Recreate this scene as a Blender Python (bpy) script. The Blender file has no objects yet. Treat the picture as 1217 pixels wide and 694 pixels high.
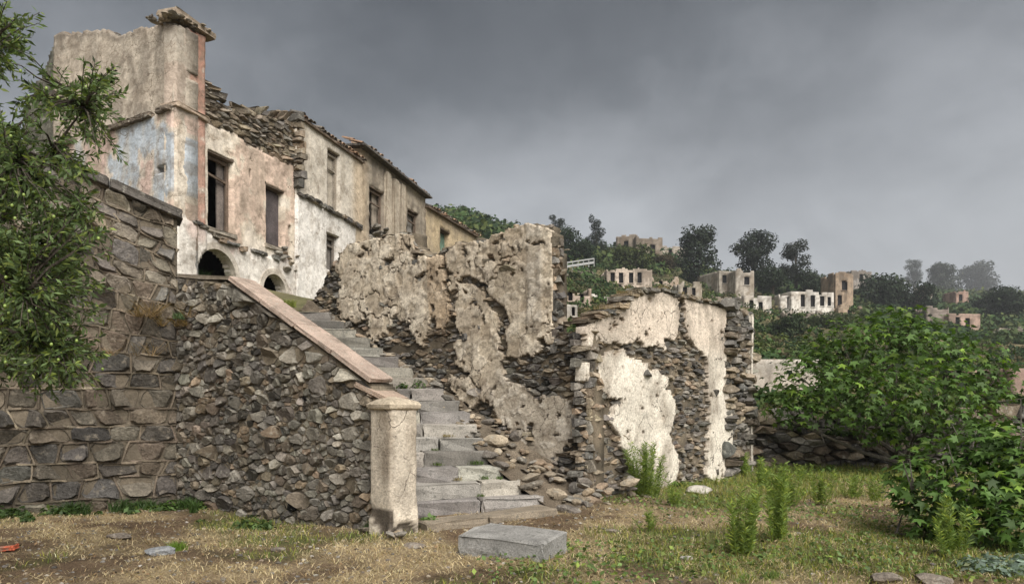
import bpy, math, random
import numpy as np
from mathutils import Vector, Matrix
R = random.Random(7)
NR = np.random.default_rng(7)
SC = bpy.context.scene
COL = SC.collection
EYE, F, CX, HY = 1.6, 800.0, 608.5, 470.0        # eye height, focal length in photo pixels, principal column, horizon row

# ------------------------------------------------------------------ camera
cam_d = bpy.data.cameras.new('camera'); cam = bpy.data.objects.new('camera', cam_d); COL.objects.link(cam)
cam.location = (0, 0, EYE); cam.rotation_euler = (math.radians(90), 0, 0)
cam_d.sensor_width = 36; cam_d.lens = F / 1217 * 36
cam_d.shift_y = (HY - 347) / 1217
cam_d.clip_end = 5000; cam_d.clip_start = 0.05
SC.camera = cam

# ------------------------------------------------------------------ world: overcast sky
SUN_AZ, SUN_EL = math.radians(153), math.radians(47)      # azimuth clockwise from +Y (view direction)
w = bpy.data.worlds.new('World'); SC.world = w; w.use_nodes = True
nt = w.node_tree; nt.nodes.clear(); N = nt.nodes.new; L = nt.links.new
out = N('ShaderNodeOutputWorld'); bg = N('ShaderNodeBackground'); L(bg.outputs[0], out.inputs[0])
bg.inputs['Strength'].default_value = 0.1
sky = N('ShaderNodeTexSky'); sky.sky_type = 'NISHITA'; sky.sun_disc = False
sky.sun_elevation = SUN_EL; sky.sun_rotation = SUN_AZ; sky.dust_density = 5
tc = N('ShaderNodeTexCoord'); sep = N('ShaderNodeSeparateXYZ'); L(tc.outputs['Generated'], sep.inputs[0])
mp = N('ShaderNodeMapping'); mp.inputs['Scale'].default_value = (1.0, 1.0, 1.5); L(tc.outputs['Generated'], mp.inputs[0])
nz = N('ShaderNodeTexNoise'); nz.inputs['Scale'].default_value = 2.1; nz.inputs['Detail'].default_value = 6; nz.inputs['Roughness'].default_value = 0.55
L(mp.outputs[0], nz.inputs['Vector'])
nz2 = N('ShaderNodeTexNoise'); nz2.inputs['Scale'].default_value = 5.5; nz2.inputs['Detail'].default_value = 5; L(mp.outputs[0], nz2.inputs['Vector'])
def wmath(op, a, b):
    m = N('ShaderNodeMath'); m.operation = op
    for i, v in enumerate((a, b)):
        if isinstance(v, (int, float)): m.inputs[i].default_value = v
        else: L(v, m.inputs[i])
    return m.outputs[0]
el = wmath('ADD', sep.outputs['Z'], wmath('MULTIPLY', wmath('SUBTRACT', nz.outputs['Fac'], 0.5), 0.46))
el = wmath('ADD', el, wmath('MULTIPLY', wmath('SUBTRACT', nz2.outputs['Fac'], 0.5), 0.10))
cr = N('ShaderNodeValToRGB'); L(el, cr.inputs[0])
e = cr.color_ramp.elements
def srgb(r, g, b, k=1.0):
    f = lambda c: ((c / 255 + 0.055) / 1.055) ** 2.4 if c > 10 else c / 255 / 12.92
    return (f(r) * k, f(g) * k, f(b) * k, 1)
SKYK = 10 / 3.9
e[0].position = 0.0; e[0].color = srgb(190, 193, 197, SKYK)
e[1].position = 0.58; e[1].color = srgb(56, 60, 64, SKYK)
x = e.new(0.22); x.color = srgb(174, 177, 181, SKYK)
x = e.new(0.33); x.color = srgb(141, 144, 148, SKYK)
x = e.new(0.44); x.color = srgb(96, 100, 104, SKYK)
mx = N('ShaderNodeMixRGB'); mx.inputs[0].default_value = 0.97
nz3 = N('ShaderNodeTexNoise'); nz3.inputs['Scale'].default_value = 3.4; nz3.inputs['Detail'].default_value = 8; nz3.inputs['Roughness'].default_value = .62; nz3.inputs['Distortion'].default_value = .5; L(mp.outputs[0], nz3.inputs['Vector'])
mr = N('ShaderNodeMapRange'); mr.inputs[1].default_value = .3; mr.inputs[2].default_value = .7; mr.inputs[3].default_value = .84; mr.inputs[4].default_value = 1.14; L(nz3.outputs['Fac'], mr.inputs[0])
vm = N('ShaderNodeVectorMath'); vm.operation = 'SCALE'; L(cr.outputs[0], vm.inputs[0]); L(mr.outputs[0], vm.inputs['Scale'])
L(sky.outputs[0], mx.inputs[1]); L(vm.outputs[0], mx.inputs[2]); L(mx.outputs[0], bg.inputs['Color'])

# ------------------------------------------------------------------ sun behind the cloud
sd = bpy.data.lights.new('sun', 'SUN'); sun = bpy.data.objects.new('sun', sd); COL.objects.link(sun)
sd.energy = 1.5; sd.angle = math.radians(58); sd.color = (1.0, 0.965, 0.915)
sv = Vector((math.sin(SUN_AZ) * math.cos(SUN_EL), math.cos(SUN_AZ) * math.cos(SUN_EL), math.sin(SUN_EL)))
sun.rotation_euler = sv.to_track_quat('Z', 'Y').to_euler(); sun.location = sv * 60
vs = SC.view_settings; vs.view_transform = 'Standard'; vs.look = 'None'; vs.gamma = 1; vs.exposure = 2.1; vs.use_curve_mapping = False
SC.cycles.use_denoising = True
SC.cycles.max_bounces = 6; SC.cycles.diffuse_bounces = 3; SC.cycles.transmission_bounces = 3; SC.cycles.transparent_max_bounces = 4; SC.cycles.volume_bounces = 0

# ------------------------------------------------------------------ noise
def _h(ix, iy, s):
    n = (ix * 374761393 + iy * 668265263 + s * 974711) & 0xffffffff
    n = ((n ^ (n >> 13)) * 1274126177) & 0xffffffff
    return ((n ^ (n >> 16)) & 0xffffff) / float(0xffffff)
def vnoise(x, y, s=0):
    x = np.asarray(x, float); y = np.asarray(y, float)
    ix = np.floor(x).astype(np.int64); iy = np.floor(y).astype(np.int64)
    fx = x - ix; fy = y - iy; fx = fx * fx * (3 - 2 * fx); fy = fy * fy * (3 - 2 * fy)
    a = _h(ix, iy, s); b = _h(ix + 1, iy, s); c = _h(ix, iy + 1, s); d = _h(ix + 1, iy + 1, s)
    return (a + (b - a) * fx) * (1 - fy) + (c + (d - c) * fx) * fy
def fbm(x, y, o=4, s=0):
    t = 0; a = 0.5; k = 1.0
    for i in range(o):
        t = t + a * vnoise(np.asarray(x) * k + 31.7 * i, np.asarray(y) * k - 17.3 * i, s + i * 13); a *= 0.5; k *= 2.03
    return t / (1 - 0.5 ** o)
def sst(a, b, x):
    t = np.clip((x - a) / (b - a), 0, 1); return t * t * (3 - 2 * t)
def sdpoly(px, py, P):
    P = np.asarray(P, float); d = np.full(px.shape, 1e9); ins = np.zeros(px.shape, bool)
    for i in range(len(P)):
        a = P[i]; b = P[(i + 1) % len(P)]; e = b - a
        wx = px - a[0]; wy = py - a[1]
        t = np.clip((wx * e[0] + wy * e[1]) / (e @ e + 1e-12), 0, 1)
        d = np.minimum(d, (wx - e[0] * t) ** 2 + (wy - e[1] * t) ** 2)
        c = (a[1] <= py) != (b[1] <= py)
        with np.errstate(divide='ignore', invalid='ignore'):
            xi = a[0] + (py - a[1]) / (e[1] if e[1] != 0 else 1e-12) * e[0]
        ins ^= c & (px < xi)
    d = np.sqrt(d); return np.where(ins, d, -d)          # positive inside

# ------------------------------------------------------------------ materials
def mat(name, rough=0.9, s1=3.0, lo=0.7, hi=1.25, s2=28.0, lo2=0.8, hi2=1.2, bump=0.5, bs=22.0, bd=0.02, leaf=0.0, stain=None, spots=None, gl=0.2, crack=None, grit=None):
    m = bpy.data.materials.new(name); m.use_nodes = True; t = m.node_tree; n = t.nodes; l = t.links.new
    b = n['Principled BSDF']; b.inputs['Roughness'].default_value = rough; b.inputs['Specular IOR Level'].default_value = gl
    at = n.new('ShaderNodeAttribute'); at.attribute_name = 'Col'; c = at.outputs['Color']
    tcn = n.new('ShaderNodeNewGeometry'); vec = tcn.outputs['Position']
    def noise(sc, de=5, ro=0.6):
        q = n.new('ShaderNodeTexNoise'); q.inputs['Scale'].default_value = sc; q.inputs['Detail'].default_value = de; q.inputs['Roughness'].default_value = ro
        l(vec, q.inputs['Vector']); return q.outputs['Fac']
    def rng(f, a, b2, lo_=0.3, hi_=0.7):
        q = n.new('ShaderNodeMapRange'); q.inputs[1].default_value = lo_; q.inputs[2].default_value = hi_; q.inputs[3].default_value = a; q.inputs[4].default_value = b2
        l(f, q.inputs[0]); return q.outputs[0]
    def mul(c, f):
        q = n.new('ShaderNodeVectorMath'); q.operation = 'SCALE'; l(c, q.inputs[0]); l(f, q.inputs['Scale']); return q.outputs[0]
    if s1: c = mul(c, rng(noise(s1), lo, hi))
    if s2: c = mul(c, rng(noise(s2, 4, 0.7), lo2, hi2))
    def mixto(c, f, colr):
        q = n.new('ShaderNodeMixRGB'); l(f, q.inputs[0]); l(c, q.inputs[1]); q.inputs[2].default_value = (*colr, 1); return q.outputs[0]
    if stain: c = mixto(c, rng(noise(stain[1], 6, 0.75), 0, stain[2], 0.5, 0.68), stain[0])
    if spots: c = mixto(c, rng(noise(spots[1], 3, 0.6), 0, spots[2], 0.58, 0.66), spots[0])
    if grit: c = mixto(c, rng(noise(grit[1], 5, 0.8), 0, grit[2], 0.52, 0.66), grit[0])
    ck = None
    if crack:
        q = n.new('ShaderNodeTexNoise'); q.inputs['Scale'].default_value = crack[1] * 1.7; q.inputs['Detail'].default_value = 4; l(vec, q.inputs['Vector'])
        va = n.new('ShaderNodeVectorMath'); va.operation = 'MULTIPLY_ADD'; l(q.outputs['Color'], va.inputs[0]); va.inputs[1].default_value = (.35 / crack[1] * 2,) * 3; l(vec, va.inputs[2])
        vo = n.new('ShaderNodeTexVoronoi'); vo.feature = 'DISTANCE_TO_EDGE'; vo.inputs['Scale'].default_value = crack[1]; l(va.outputs[0], vo.inputs['Vector'])
        gate = rng(noise(crack[1] * .8, 3, .5), 0, 1, .48, .56)
        mm = n.new('ShaderNodeMath'); mm.operation = 'MULTIPLY'; l(rng(vo.outputs['Distance'], 1, 0, crack[2] * .3, crack[2]), mm.inputs[0]); l(gate, mm.inputs[1]); ck = mm.outputs[0]
        c = mixto(c, ck, crack[0])
    l(c, b.inputs['Base Color'])
    if bump:
        q = n.new('ShaderNodeBump'); q.inputs['Strength'].default_value = bump; q.inputs['Distance'].default_value = bd
        l(noise(bs, 7, 0.72), q.inputs['Height']); l(q.outputs[0], b.inputs['Normal'])
    if leaf:
        tr = n.new('ShaderNodeBsdfTranslucent'); mxs = n.new('ShaderNodeMixShader'); mxs.inputs[0].default_value = leaf
        q = n.new('ShaderNodeMixRGB'); q.blend_type = 'MULTIPLY'; q.inputs[0].default_value = 1; l(c, q.inputs[1]); q.inputs[2].default_value = (1.25, 1.35, 0.6, 1)
        l(q.outputs[0], tr.inputs['Color']); l(b.outputs[0], mxs.inputs[1]); l(tr.outputs[0], mxs.inputs[2])
        l(mxs.outputs[0], n['Material Output'].inputs['Surface'])
    return m
M_STONE = mat('field_stone', 0.88, 5, 0.6, 1.35, 38, 0.62, 1.4, 0.9, 26, 0.03, spots=((0.42, 0.40, 0.34), 11, 0.45))
M_DRESS = mat('dressed_stone', 0.9, 4, 0.6, 1.3, 30, 0.6, 1.4, 1.0, 16, 0.06, spots=((0.36, 0.31, 0.24), 9, 0.4), stain=((0.05, 0.045, 0.035), 2.2, 0.5))
M_MORTAR = mat('lime_mortar', 0.95, 3, 0.65, 1.25, 40, 0.7, 1.3, 0.9, 40, 0.02, stain=((0.07, 0.06, 0.045), 1.6, 0.6))
M_PLAST = mat('old_plaster', 0.92, 1.7, 0.8, 1.15, 26, 0.7, 1.25, 0.8, 34, 0.03, stain=((0.16, 0.13, 0.10), 4.2, 0.42), spots=((0.20, 0.165, 0.125), 14, 0.42), crack=((0.09, 0.075, 0.06), 2.6, 0.016), grit=((0.19, 0.155, 0.115), 48, 0.5))
M_FACADE = mat('painted_facade', 0.9, 0.9, 0.78, 1.14, 9, 0.75, 1.2, 0.7, 18, 0.04, stain=((0.18, 0.14, 0.10), 1.7, 0.6), spots=((0.2, 0.16, 0.12), 6, 0.4), crack=((0.17, 0.135, 0.10), 1.5, 0.009), grit=((0.22, 0.175, 0.125), 20, 0.38))
M_STEP = mat('granite_step', 0.85, 4, 0.7, 1.25, 60, 0.6, 1.4, 0.7, 45, 0.015, spots=((0.09, 0.09, 0.08), 16, 0.6))
M_COPING = mat('pink_coping', 0.9, 3, 0.75, 1.2, 50, 0.7, 1.3, 0.8, 40, 0.02, stain=((0.13, 0.115, 0.09), 5, 0.7), spots=((.42, .40, .34), 15, .5), grit=((.16, .13, .1), 60, .5))
M_GROUND = mat('dry_ground', 0.95, 2.5, 0.65, 1.3, 45, 0.45, 1.6, 1.0, 40, 0.05)
M_HILL = mat('hill_scrub_ground', 0.95, 0.06, 0.6, 1.3, 0.6, 0.6, 1.4, 0.6, 0.8, 0.4)
M_LEAF = mat('green_leaf', 0.55, 0, s2=0, bump=0, leaf=0.3, gl=0.28)
M_FLEAF = mat('far_foliage', 0.7, 0, s2=0, bump=0, leaf=0.15, gl=0.2)
M_STRAW = mat('dry_straw', 0.8, 0, s2=0, bump=0, leaf=0.25)
M_BARK = mat('bark', 0.95, 8, 0.6, 1.3, 50, 0.6, 1.4, 1.0, 40, 0.02)
M_TILE = mat('terracotta_tile', 0.9, 5, 0.6, 1.3, 40, 0.7, 1.3, 0.6, 40, 0.02, spots=((0.25, 0.23, 0.18), 9, 0.6))
M_WOOD = mat('weathered_wood', 0.9, 3, 0.6, 1.3, 30, 0.6, 1.3, 0.5, 40, 0.01)
M_DARK = mat('interior_shade', 0.95, 1, 0.6, 1.2, 6, 0.7, 1.2, 0.3, 8, 0.02)  # for near-black surfaces whose colour stands in for unlit interiors
M_METAL = mat('grey_metal', 0.6, 3, 0.8, 1.1, 0, bump=0)
M_FRUIT = mat('green_olive', 0.35, 0, s2=0, bump=0, gl=0.5)

# ------------------------------------------------------------------ objects
ORG = {}
def tag(o, label, cat=None, group=None, kind=None):
    if label: o['label'] = label
    if cat: o['category'] = cat
    if group: o['group'] = group
    if kind: o['kind'] = kind
    return o
def thing(name, label, cat, loc, group=None):
    o = bpy.data.objects.new(name, None); o.empty_display_size = 0.2; COL.objects.link(o); o.location = loc
    ORG[o.name] = Vector(loc); return tag(o, label, cat, group)
def link(name, me, m, parent=None, loc=None, rot=None, scale=None):
    o = bpy.data.objects.new(name, me); COL.objects.link(o)
    if m and not me.materials: me.materials.append(m)
    if parent is not None:
        o.parent = parent; org = ORG[parent.name]; ORG[o.name] = org
        if loc is not None: o.location = Vector(loc) - org; ORG[o.name] = Vector(loc)
    elif loc is not None: o.location = loc; ORG[o.name] = Vector(loc)
    else: ORG[o.name] = Vector((0, 0, 0))
    if rot is not None: o.rotation_euler = rot
    if scale is not None: o.scale = scale
    return o
def setcol(me, cols, nv):
    c = np.ones((nv, 4), np.float32); c[:, :3] = cols
    at = me.color_attributes.new('Col', 'FLOAT_COLOR', 'POINT'); at.data.foreach_set('color', c.ravel())
def mesh(name, V, Fc, cols=(0.5, 0.5, 0.5), smooth=False):
    """V (n,3); Fc an int array (m,k) or a list of index tuples."""
    me = bpy.data.meshes.new(name); V = np.asarray(V, np.float32)
    if isinstance(Fc, np.ndarray):
        m, k = Fc.shape
        me.vertices.add(len(V)); me.vertices.foreach_set('co', V.ravel())
        me.loops.add(m * k); me.loops.foreach_set('vertex_index', Fc.astype(np.int32).ravel())
        me.polygons.add(m); me.polygons.foreach_set('loop_start', np.arange(0, m * k, k, dtype=np.int32))
        me.polygons.foreach_set('loop_total', np.full(m, k, np.int32))
        me.update(calc_edges=True)
    else:
        me.from_pydata([tuple(map(float, v)) for v in V], [], Fc); me.update()
    setcol(me, cols, len(V))
    if smooth: me.polygons.foreach_set('use_smooth', np.ones(len(me.polygons), bool))
    return me
def build(name, V, Fc, m, parent=None, cols=(0.5, 0.5, 0.5), smooth=False, at=None):
    V = np.asarray(V, float)
    org = np.array(ORG[parent.name]) if parent is not None else (np.array(at) if at is not None else np.zeros(3))
    me = mesh(name, V - org, Fc, cols, smooth)
    o = link(name, me, m, parent)
    if parent is None and at is not None: o.location = at; ORG[o.name] = Vector(at)
    return o
def at(px, py, Y): return np.array(((px - CX) / F * Y, Y, EYE + (HY - py) / F * Y))
def gp(px, py): return at(px, py, EYE * F / (py - HY))[:2]
class Plane:
    def __init__(s, p0, d):
        s.p = np.array(p0, float); d = np.array(d, float); s.d = d / np.linalg.norm(d)
        n = np.array((s.d[1], -s.d[0])); s.n = n if n @ (-s.p) > 0 else -n
        s.flip = (s.d[0] * s.n[1] - s.d[1] * s.n[0]) > 0       # d x z orientation
    def u(s, px):
        t = (px - CX) / F; return (t * s.p[1] - s.p[0]) / (s.d[0] - t * s.d[1])
    def uz(s, px, py):
        u = s.u(px); return (u, EYE + (HY - py) / F * (s.p[1] + s.d[1] * u))
    def poly(s, pts): return [s.uz(a, b) for a, b in pts]
    def pos(s, u, z, h):
        u, z, h = np.broadcast_arrays(np.asarray(u, float), np.asarray(z, float), np.asarray(h, float))
        return np.stack((s.p[0] + s.d[0] * u + s.n[0] * h, s.p[1] + s.d[1] * u + s.n[1] * h, z), -1)
def prof(pts):
    p = sorted(pts); xs = [a for a, b in p]; ys = [b for a, b in p]
    return lambda u: np.interp(u, xs, ys)

def sheet(name, pl, us, vs, inside, relief, color, m, parent, thick=0.5, comps=False, back=False, smooth=False, minq=6):
    """A relief sheet on a wall plane: cells whose centre is inside are kept, borders run back by `thick`."""
    us = np.asarray(us); vs = np.asarray(vs); nu, nv = len(us), len(vs)
    U, V = np.meshgrid(us, vs, indexing='ij')
    cu = (us[1:] + us[:-1]) / 2; cv = (vs[1:] + vs[:-1]) / 2; CU, CV = np.meshgrid(cu, cv, indexing='ij')
    K = inside(CU, CV)
    H = relief(U, V) if callable(relief) else np.full(U.shape, float(relief))
    C = color(U, V) if callable(color) else np.broadcast_to(np.array(color), U.shape + (3,))
    lab = np.zeros(K.shape, int)
    if comps:
        cur = 0
        for i, j in np.argwhere(K):
            if lab[i, j]: continue
            cur += 1; st = [(i, j)]; lab[i, j] = cur
            while st:
                a, b = st.pop()
                for p, q in ((a + 1, b), (a - 1, b), (a, b + 1), (a, b - 1)):
                    if 0 <= p < K.shape[0] and 0 <= q < K.shape[1] and K[p, q] and not lab[p, q]: lab[p, q] = cur; st.append((p, q))
    else: lab[K] = 1; cur = 1
    outs = []
    idx = np.arange(nu * nv).reshape(nu, nv)
    for c in range(1, cur + 1):
        ii, jj = np.nonzero(lab == c)
        if len(ii) < minq: continue
        q = np.stack((idx[ii, jj], idx[ii + 1, jj], idx[ii + 1, jj + 1], idx[ii, jj + 1]), 1)
        ed = np.concatenate([q[:, [k, (k + 1) % 4]] for k in range(4)])
        es = set(map(tuple, ed)); bd = np.array([(a, b) for a, b in es if (b, a) not in es])
        used, inv = np.unique(q, return_inverse=True); q2 = inv.reshape(q.shape)
        n = len(used); u = U.ravel()[used]; v = V.ravel()[used]; h = H.ravel()[used]; cc = C.reshape(-1, 3)[used]
        Vf = pl.pos(u, v, h); Vb = pl.pos(u, v, np.minimum(h, 0) - thick if np.isscalar(thick) else -thick)
        rem = {a: k for k, a in enumerate(used)}
        if back:
            VV = np.concatenate((Vf, Vb)); cc2 = np.concatenate((cc, cc)); off = {a: n + k for k, a in enumerate(used)}
        else:
            bv = np.unique(bd); VV = np.concatenate((Vf, Vb[[rem[a] for a in bv]])); cc2 = np.concatenate((cc, cc[[rem[a] for a in bv]]))
            off = {a: n + k for k, a in enumerate(bv)}
        sk = np.array([(rem[b], rem[a], off[a], off[b]) for a, b in bd])
        fs = [q2, sk]
        if back: fs.append(q2[:, ::-1] + n)
        FF = np.concatenate(fs)
        if pl.flip: FF = FF[:, ::-1]
        outs.append(build(name, VV, FF, m, parent, cc2, smooth))
    return outs

# ------------------------------------------------------------------ stones of a wall
def clip(poly, a, b, c):
    r = []; n = len(poly)
    for i in range(n):
        p = poly[i]; q = poly[(i + 1) % n]; dp = a * p[0] + b * p[1] - c; dq = a * q[0] + b * q[1] - c
        if dp <= 0: r.append(p)
        if (dp < 0 < dq) or (dq < 0 < dp):
            t = dp / (dp - dq); r.append((p[0] + (q[0] - p[0]) * t, p[1] + (q[1] - p[1]) * t))
    return r
def cells_of(pts, rad, ani):
    P = np.array(pts) * (1, ani); rd = np.array(rad); res = []
    for i in range(len(P)):
        d = np.hypot(P[:, 0] - P[i, 0], P[:, 1] - P[i, 1]); nb = np.argsort(d)[1:22]
        s = rd[i] * 2.4; pg = [(P[i, 0] - s, P[i, 1] - s), (P[i, 0] + s, P[i, 1] - s), (P[i, 0] + s, P[i, 1] + s), (P[i, 0] - s, P[i, 1] + s)]
        for j in nb:
            if d[j] < 1e-6 or d[j] > s * 3: continue
            nx, ny = (P[j] - P[i]) / d[j]; f = rd[i] / (rd[i] + rd[j])
            pg = clip(pg, nx, ny, nx * P[i, 0] + ny * P[i, 1] + d[j] * f)
            if len(pg) < 3: break
        if len(pg) >= 3: res.append((i, [(a, b / ani) for a, b in pg]))
    return res
def darts(ub, vb, rs, ani, ok, tries, pack=0.92):
    X = np.zeros((20000, 3)); n = 0
    for ri, r in enumerate(rs):
        tr = tries[ri] if isinstance(tries, list) else tries; cu = NR.uniform(*ub, tr); cv = NR.uniform(*vb, tr); g = ok(cu, cv)
        for a, b in zip(cu[g], cv[g]):
            q = X[:n]
            if n and (((q[:, 0] - a) ** 2 + ((q[:, 1] - b) * ani) ** 2) < ((q[:, 2] + r) * pack) ** 2).any(): continue
            X[n] = (a, b, r); n += 1
    return [tuple(x[:2]) for x in X[:n]], [x[2] for x in X[:n]]
def chaikin(p):
    r = []
    for i in range(len(p)):
        a = p[i]; b = p[(i + 1) % len(p)]
        r += [(a[0] * .76 + b[0] * .24, a[1] * .76 + b[1] * .24), (a[0] * .24 + b[0] * .76, a[1] * .24 + b[1] * .76)]
    return r
def stone_geo(pl, pg, h0, h, gap, rough=0.25, round_=True, ins=0.72):
    c = np.mean(pg, 0)
    if round_: pg = chaikin(pg)
    p = np.array(pg); p = c + (p - c) * (1 + NR.normal(0, 0.05, (len(p), 1)))
    size = np.sqrt(np.mean(np.sum((p - c) ** 2, 1))); k = max(0.55, 1 - gap / size)
    n = len(p); tu, tv = NR.normal(0, 0.18 * rough / 0.25, 2)
    rings = []
    for sc, hh, j in ((k, -0.04, 0), (k * 0.97, h * 0.55, 0.12), (k * ins, h, 0.2)):
        q = c + (p - c) * sc * (1 + NR.normal(0, 0.04 * (j > 0), (n, 1)))
        z = h0 + hh + NR.normal(0, rough * h * j + 1e-9, n) + (j > 0.15) * ((q[:, 0] - c[0]) * tu + (q[:, 1] - c[1]) * tv)
        rings.append(pl.pos(q[:, 0], q[:, 1], z))
    V = np.concatenate(rings + [pl.pos([c[0]], [c[1]], [h0 + h * (1 + NR.normal(0, 0.1))])])
    Fc = []
    for r in range(2):
        for i in range(n):
            j = (i + 1) % n; f = (r * n + i, r * n + j, (r + 1) * n + j, (r + 1) * n + i); Fc.append(f)
    for i in range(n): Fc.append((2 * n + i, 2 * n + (i + 1) % n, 3 * n))
    # winding: make it face the normal
    a, b, d = V[3 * n], V[2 * n], V[2 * n + 1]
    nn = np.cross(b - a, d - a)
    if nn[:2] @ pl.n < 0: Fc = [f[::-1] for f in Fc]
    A = 0.5 * abs(np.dot(p[:, 0], np.roll(p[:, 1], 1)) - np.dot(p[:, 1], np.roll(p[:, 0], 1))) * k * k
    return V, Fc, A / (V[0][1] ** 2 + 1)
def pal(cols, j=0.16):
    c = np.array(R.choice(cols)); return np.clip(c * (1 + R.gauss(0, j)) * (1 + NR.normal(0, 0.014, 3)), 0.01, 0.9)
def place_stones(lst, parent, m, name='stone', cap=300, rest='small_stones'):
    lst = sorted(lst, key=lambda t: -t[2])
    for V, Fc, A, c in lst[:cap]: build(name, V, Fc, m, parent, c)
    if lst[cap:]: joined(rest, lst[cap:], parent, m)
def joined(name, lst, parent, m, kind='stuff'):
    VV = []; FF = []; CC = []; o = 0
    for V, Fc, A, c in lst:
        VV.append(V); FF += [tuple(i + o for i in f) for f in Fc]; CC.append(np.tile(c, (len(V), 1))); o += len(V)
    ob = build(name, np.concatenate(VV), FF, m, parent, np.concatenate(CC)); ob['kind'] = kind; return ob

# rocks: a few shared shapes
def ico(sub=2):
    import bmesh
    bm = bmesh.new(); bmesh.ops.create_icosphere(bm, subdivisions=sub, radius=1)
    V = np.array([v.co[:] for v in bm.verts]); Fc = [tuple(v.index for v in f.verts) for f in bm.faces]; bm.free(); return V, Fc
IV, IF = ico(); IV1, IF1 = ico(1)
def rock_verts(seed, flat=0.6, ang=0.35, lo=False):
    r = np.random.default_rng(seed); V = (IV1 if lo else IV).copy()
    for _ in range(9):                                             # cut flat faces
        n = r.normal(size=3); n /= np.linalg.norm(n); d = r.uniform(0.55, 0.85); t = V @ n
        V = V - np.outer(np.maximum(t - d, 0), n)
    V *= 1 + r.normal(0, 0.03, (len(V), 1)); V[:, 2] *= flat; V[:, 0] *= r.uniform(1, 1.35); return V
GREY = [(0.175, 0.158, 0.135), (0.225, 0.205, 0.175), (0.12, 0.11, 0.096), (0.28, 0.25, 0.205), (0.20, 0.165, 0.12), (0.15, 0.135, 0.112)]
WARM = [(0.26, 0.20, 0.14), (0.20, 0.165, 0.125), (0.15, 0.13, 0.105), (0.30, 0.25, 0.19), (0.19, 0.18, 0.165), (0.13, 0.12, 0.11)]
SLATE = [(0.10, 0.094, 0.086), (0.15, 0.138, 0.122), (0.205, 0.187, 0.16), (0.17, 0.137, 0.10), (0.26, 0.215, 0.155), (0.13, 0.12, 0.107)]
ROCKS = [mesh('rock', rock_verts(i, 0.5 + 0.3 * (i % 3) / 2), IF, pal(GREY if i % 2 else WARM)) for i in range(10)]
for me in ROCKS: me.materials.append(M_STONE)
def rock(parent, p, s, name='stone', k=None, rz=None):
    me = ROCKS[R.randrange(10) if k is None else k]
    return link(name, me, M_STONE, parent, loc=tuple(p), rot=(R.uniform(-.3, .3), R.uniform(-.3, .3), R.uniform(0, 6.28) if rz is None else rz), scale=(s * R.uniform(.8, 1.25), s * R.uniform(.7, 1.1), s * R.uniform(.6, 1)))

def box_geo(c, ax, ay, az, bev=0.12, jit=0.01):
    """A worn block: centre c, half-axis vectors; corners cut by subdivided, rounded faces."""
    c, ax, ay, az = (np.array(v, float) for v in (c, ax, ay, az)); k = 1 - bev
    V = []; key = {}
    g = [-1, -k, 0, k, 1]
    Fc = []
    def vid(a, b, d):
        q = (a, b, d)
        if q not in key: key[q] = len(V); V.append(q)
        return key[q]
    for ax_i in range(3):
        for s in (-1, 1):
            for i in range(4):
                for j in range(4):
                    f = []
                    for (p, r) in ((g[i], g[j]), (g[i + 1], g[j]), (g[i + 1], g[j + 1]), (g[i], g[j + 1])):
                        t = [0, 0, 0]; t[ax_i] = s; t[(ax_i + 1) % 3] = p; t[(ax_i + 2) % 3] = r; f.append(vid(*t))
                    Fc.append(tuple(f if s > 0 else f[::-1]))
    P = np.array(V, float); cnt = (np.abs(P) > 0.999).sum(1); P = P * np.where(cnt == 3, 1 - bev * 0.42, np.where(cnt == 2, 1 - bev * 0.22, 1))[:, None]
    W = c + np.outer(P[:, 0], ax) + np.outer(P[:, 1], ay) + np.outer(P[:, 2], az) + NR.normal(0, jit, P.shape)
    if np.dot(np.cross(ax, ay), az) < 0: Fc = [f[::-1] for f in Fc]
    return W, Fc
def tube(path, rad, n=6):
    path = np.array(path, float); V = []; Fc = []; m = len(path)
    rad = np.broadcast_to(rad, (m,))
    for i in range(m):
        t = path[min(i + 1, m - 1)] - path[max(i - 1, 0)]; t /= np.linalg.norm(t) + 1e-9
        a = np.cross(t, (0.31, 0.2, 0.93) if abs(t[2]) < 0.9 else (1, 0, 0)); a /= np.linalg.norm(a); b = np.cross(t, a)
        for k in range(n):
            an = 2 * math.pi * k / n; V.append(path[i] + rad[i] * (math.cos(an) * a + math.sin(an) * b))
    for i in range(m - 1):
        for k in range(n): Fc.append((i * n + k, i * n + (k + 1) % n, (i + 1) * n + (k + 1) % n, (i + 1) * n + k))
    Fc.append(tuple(range((m - 1) * n, m * n)))
    return np.array(V), Fc
def merge(parts):
    VV = []; FF = []; o = 0
    for V, Fc in parts: VV.append(V); FF += [tuple(i + o for i in f) for f in Fc]; o += len(V)
    return np.concatenate(VV), FF

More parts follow.
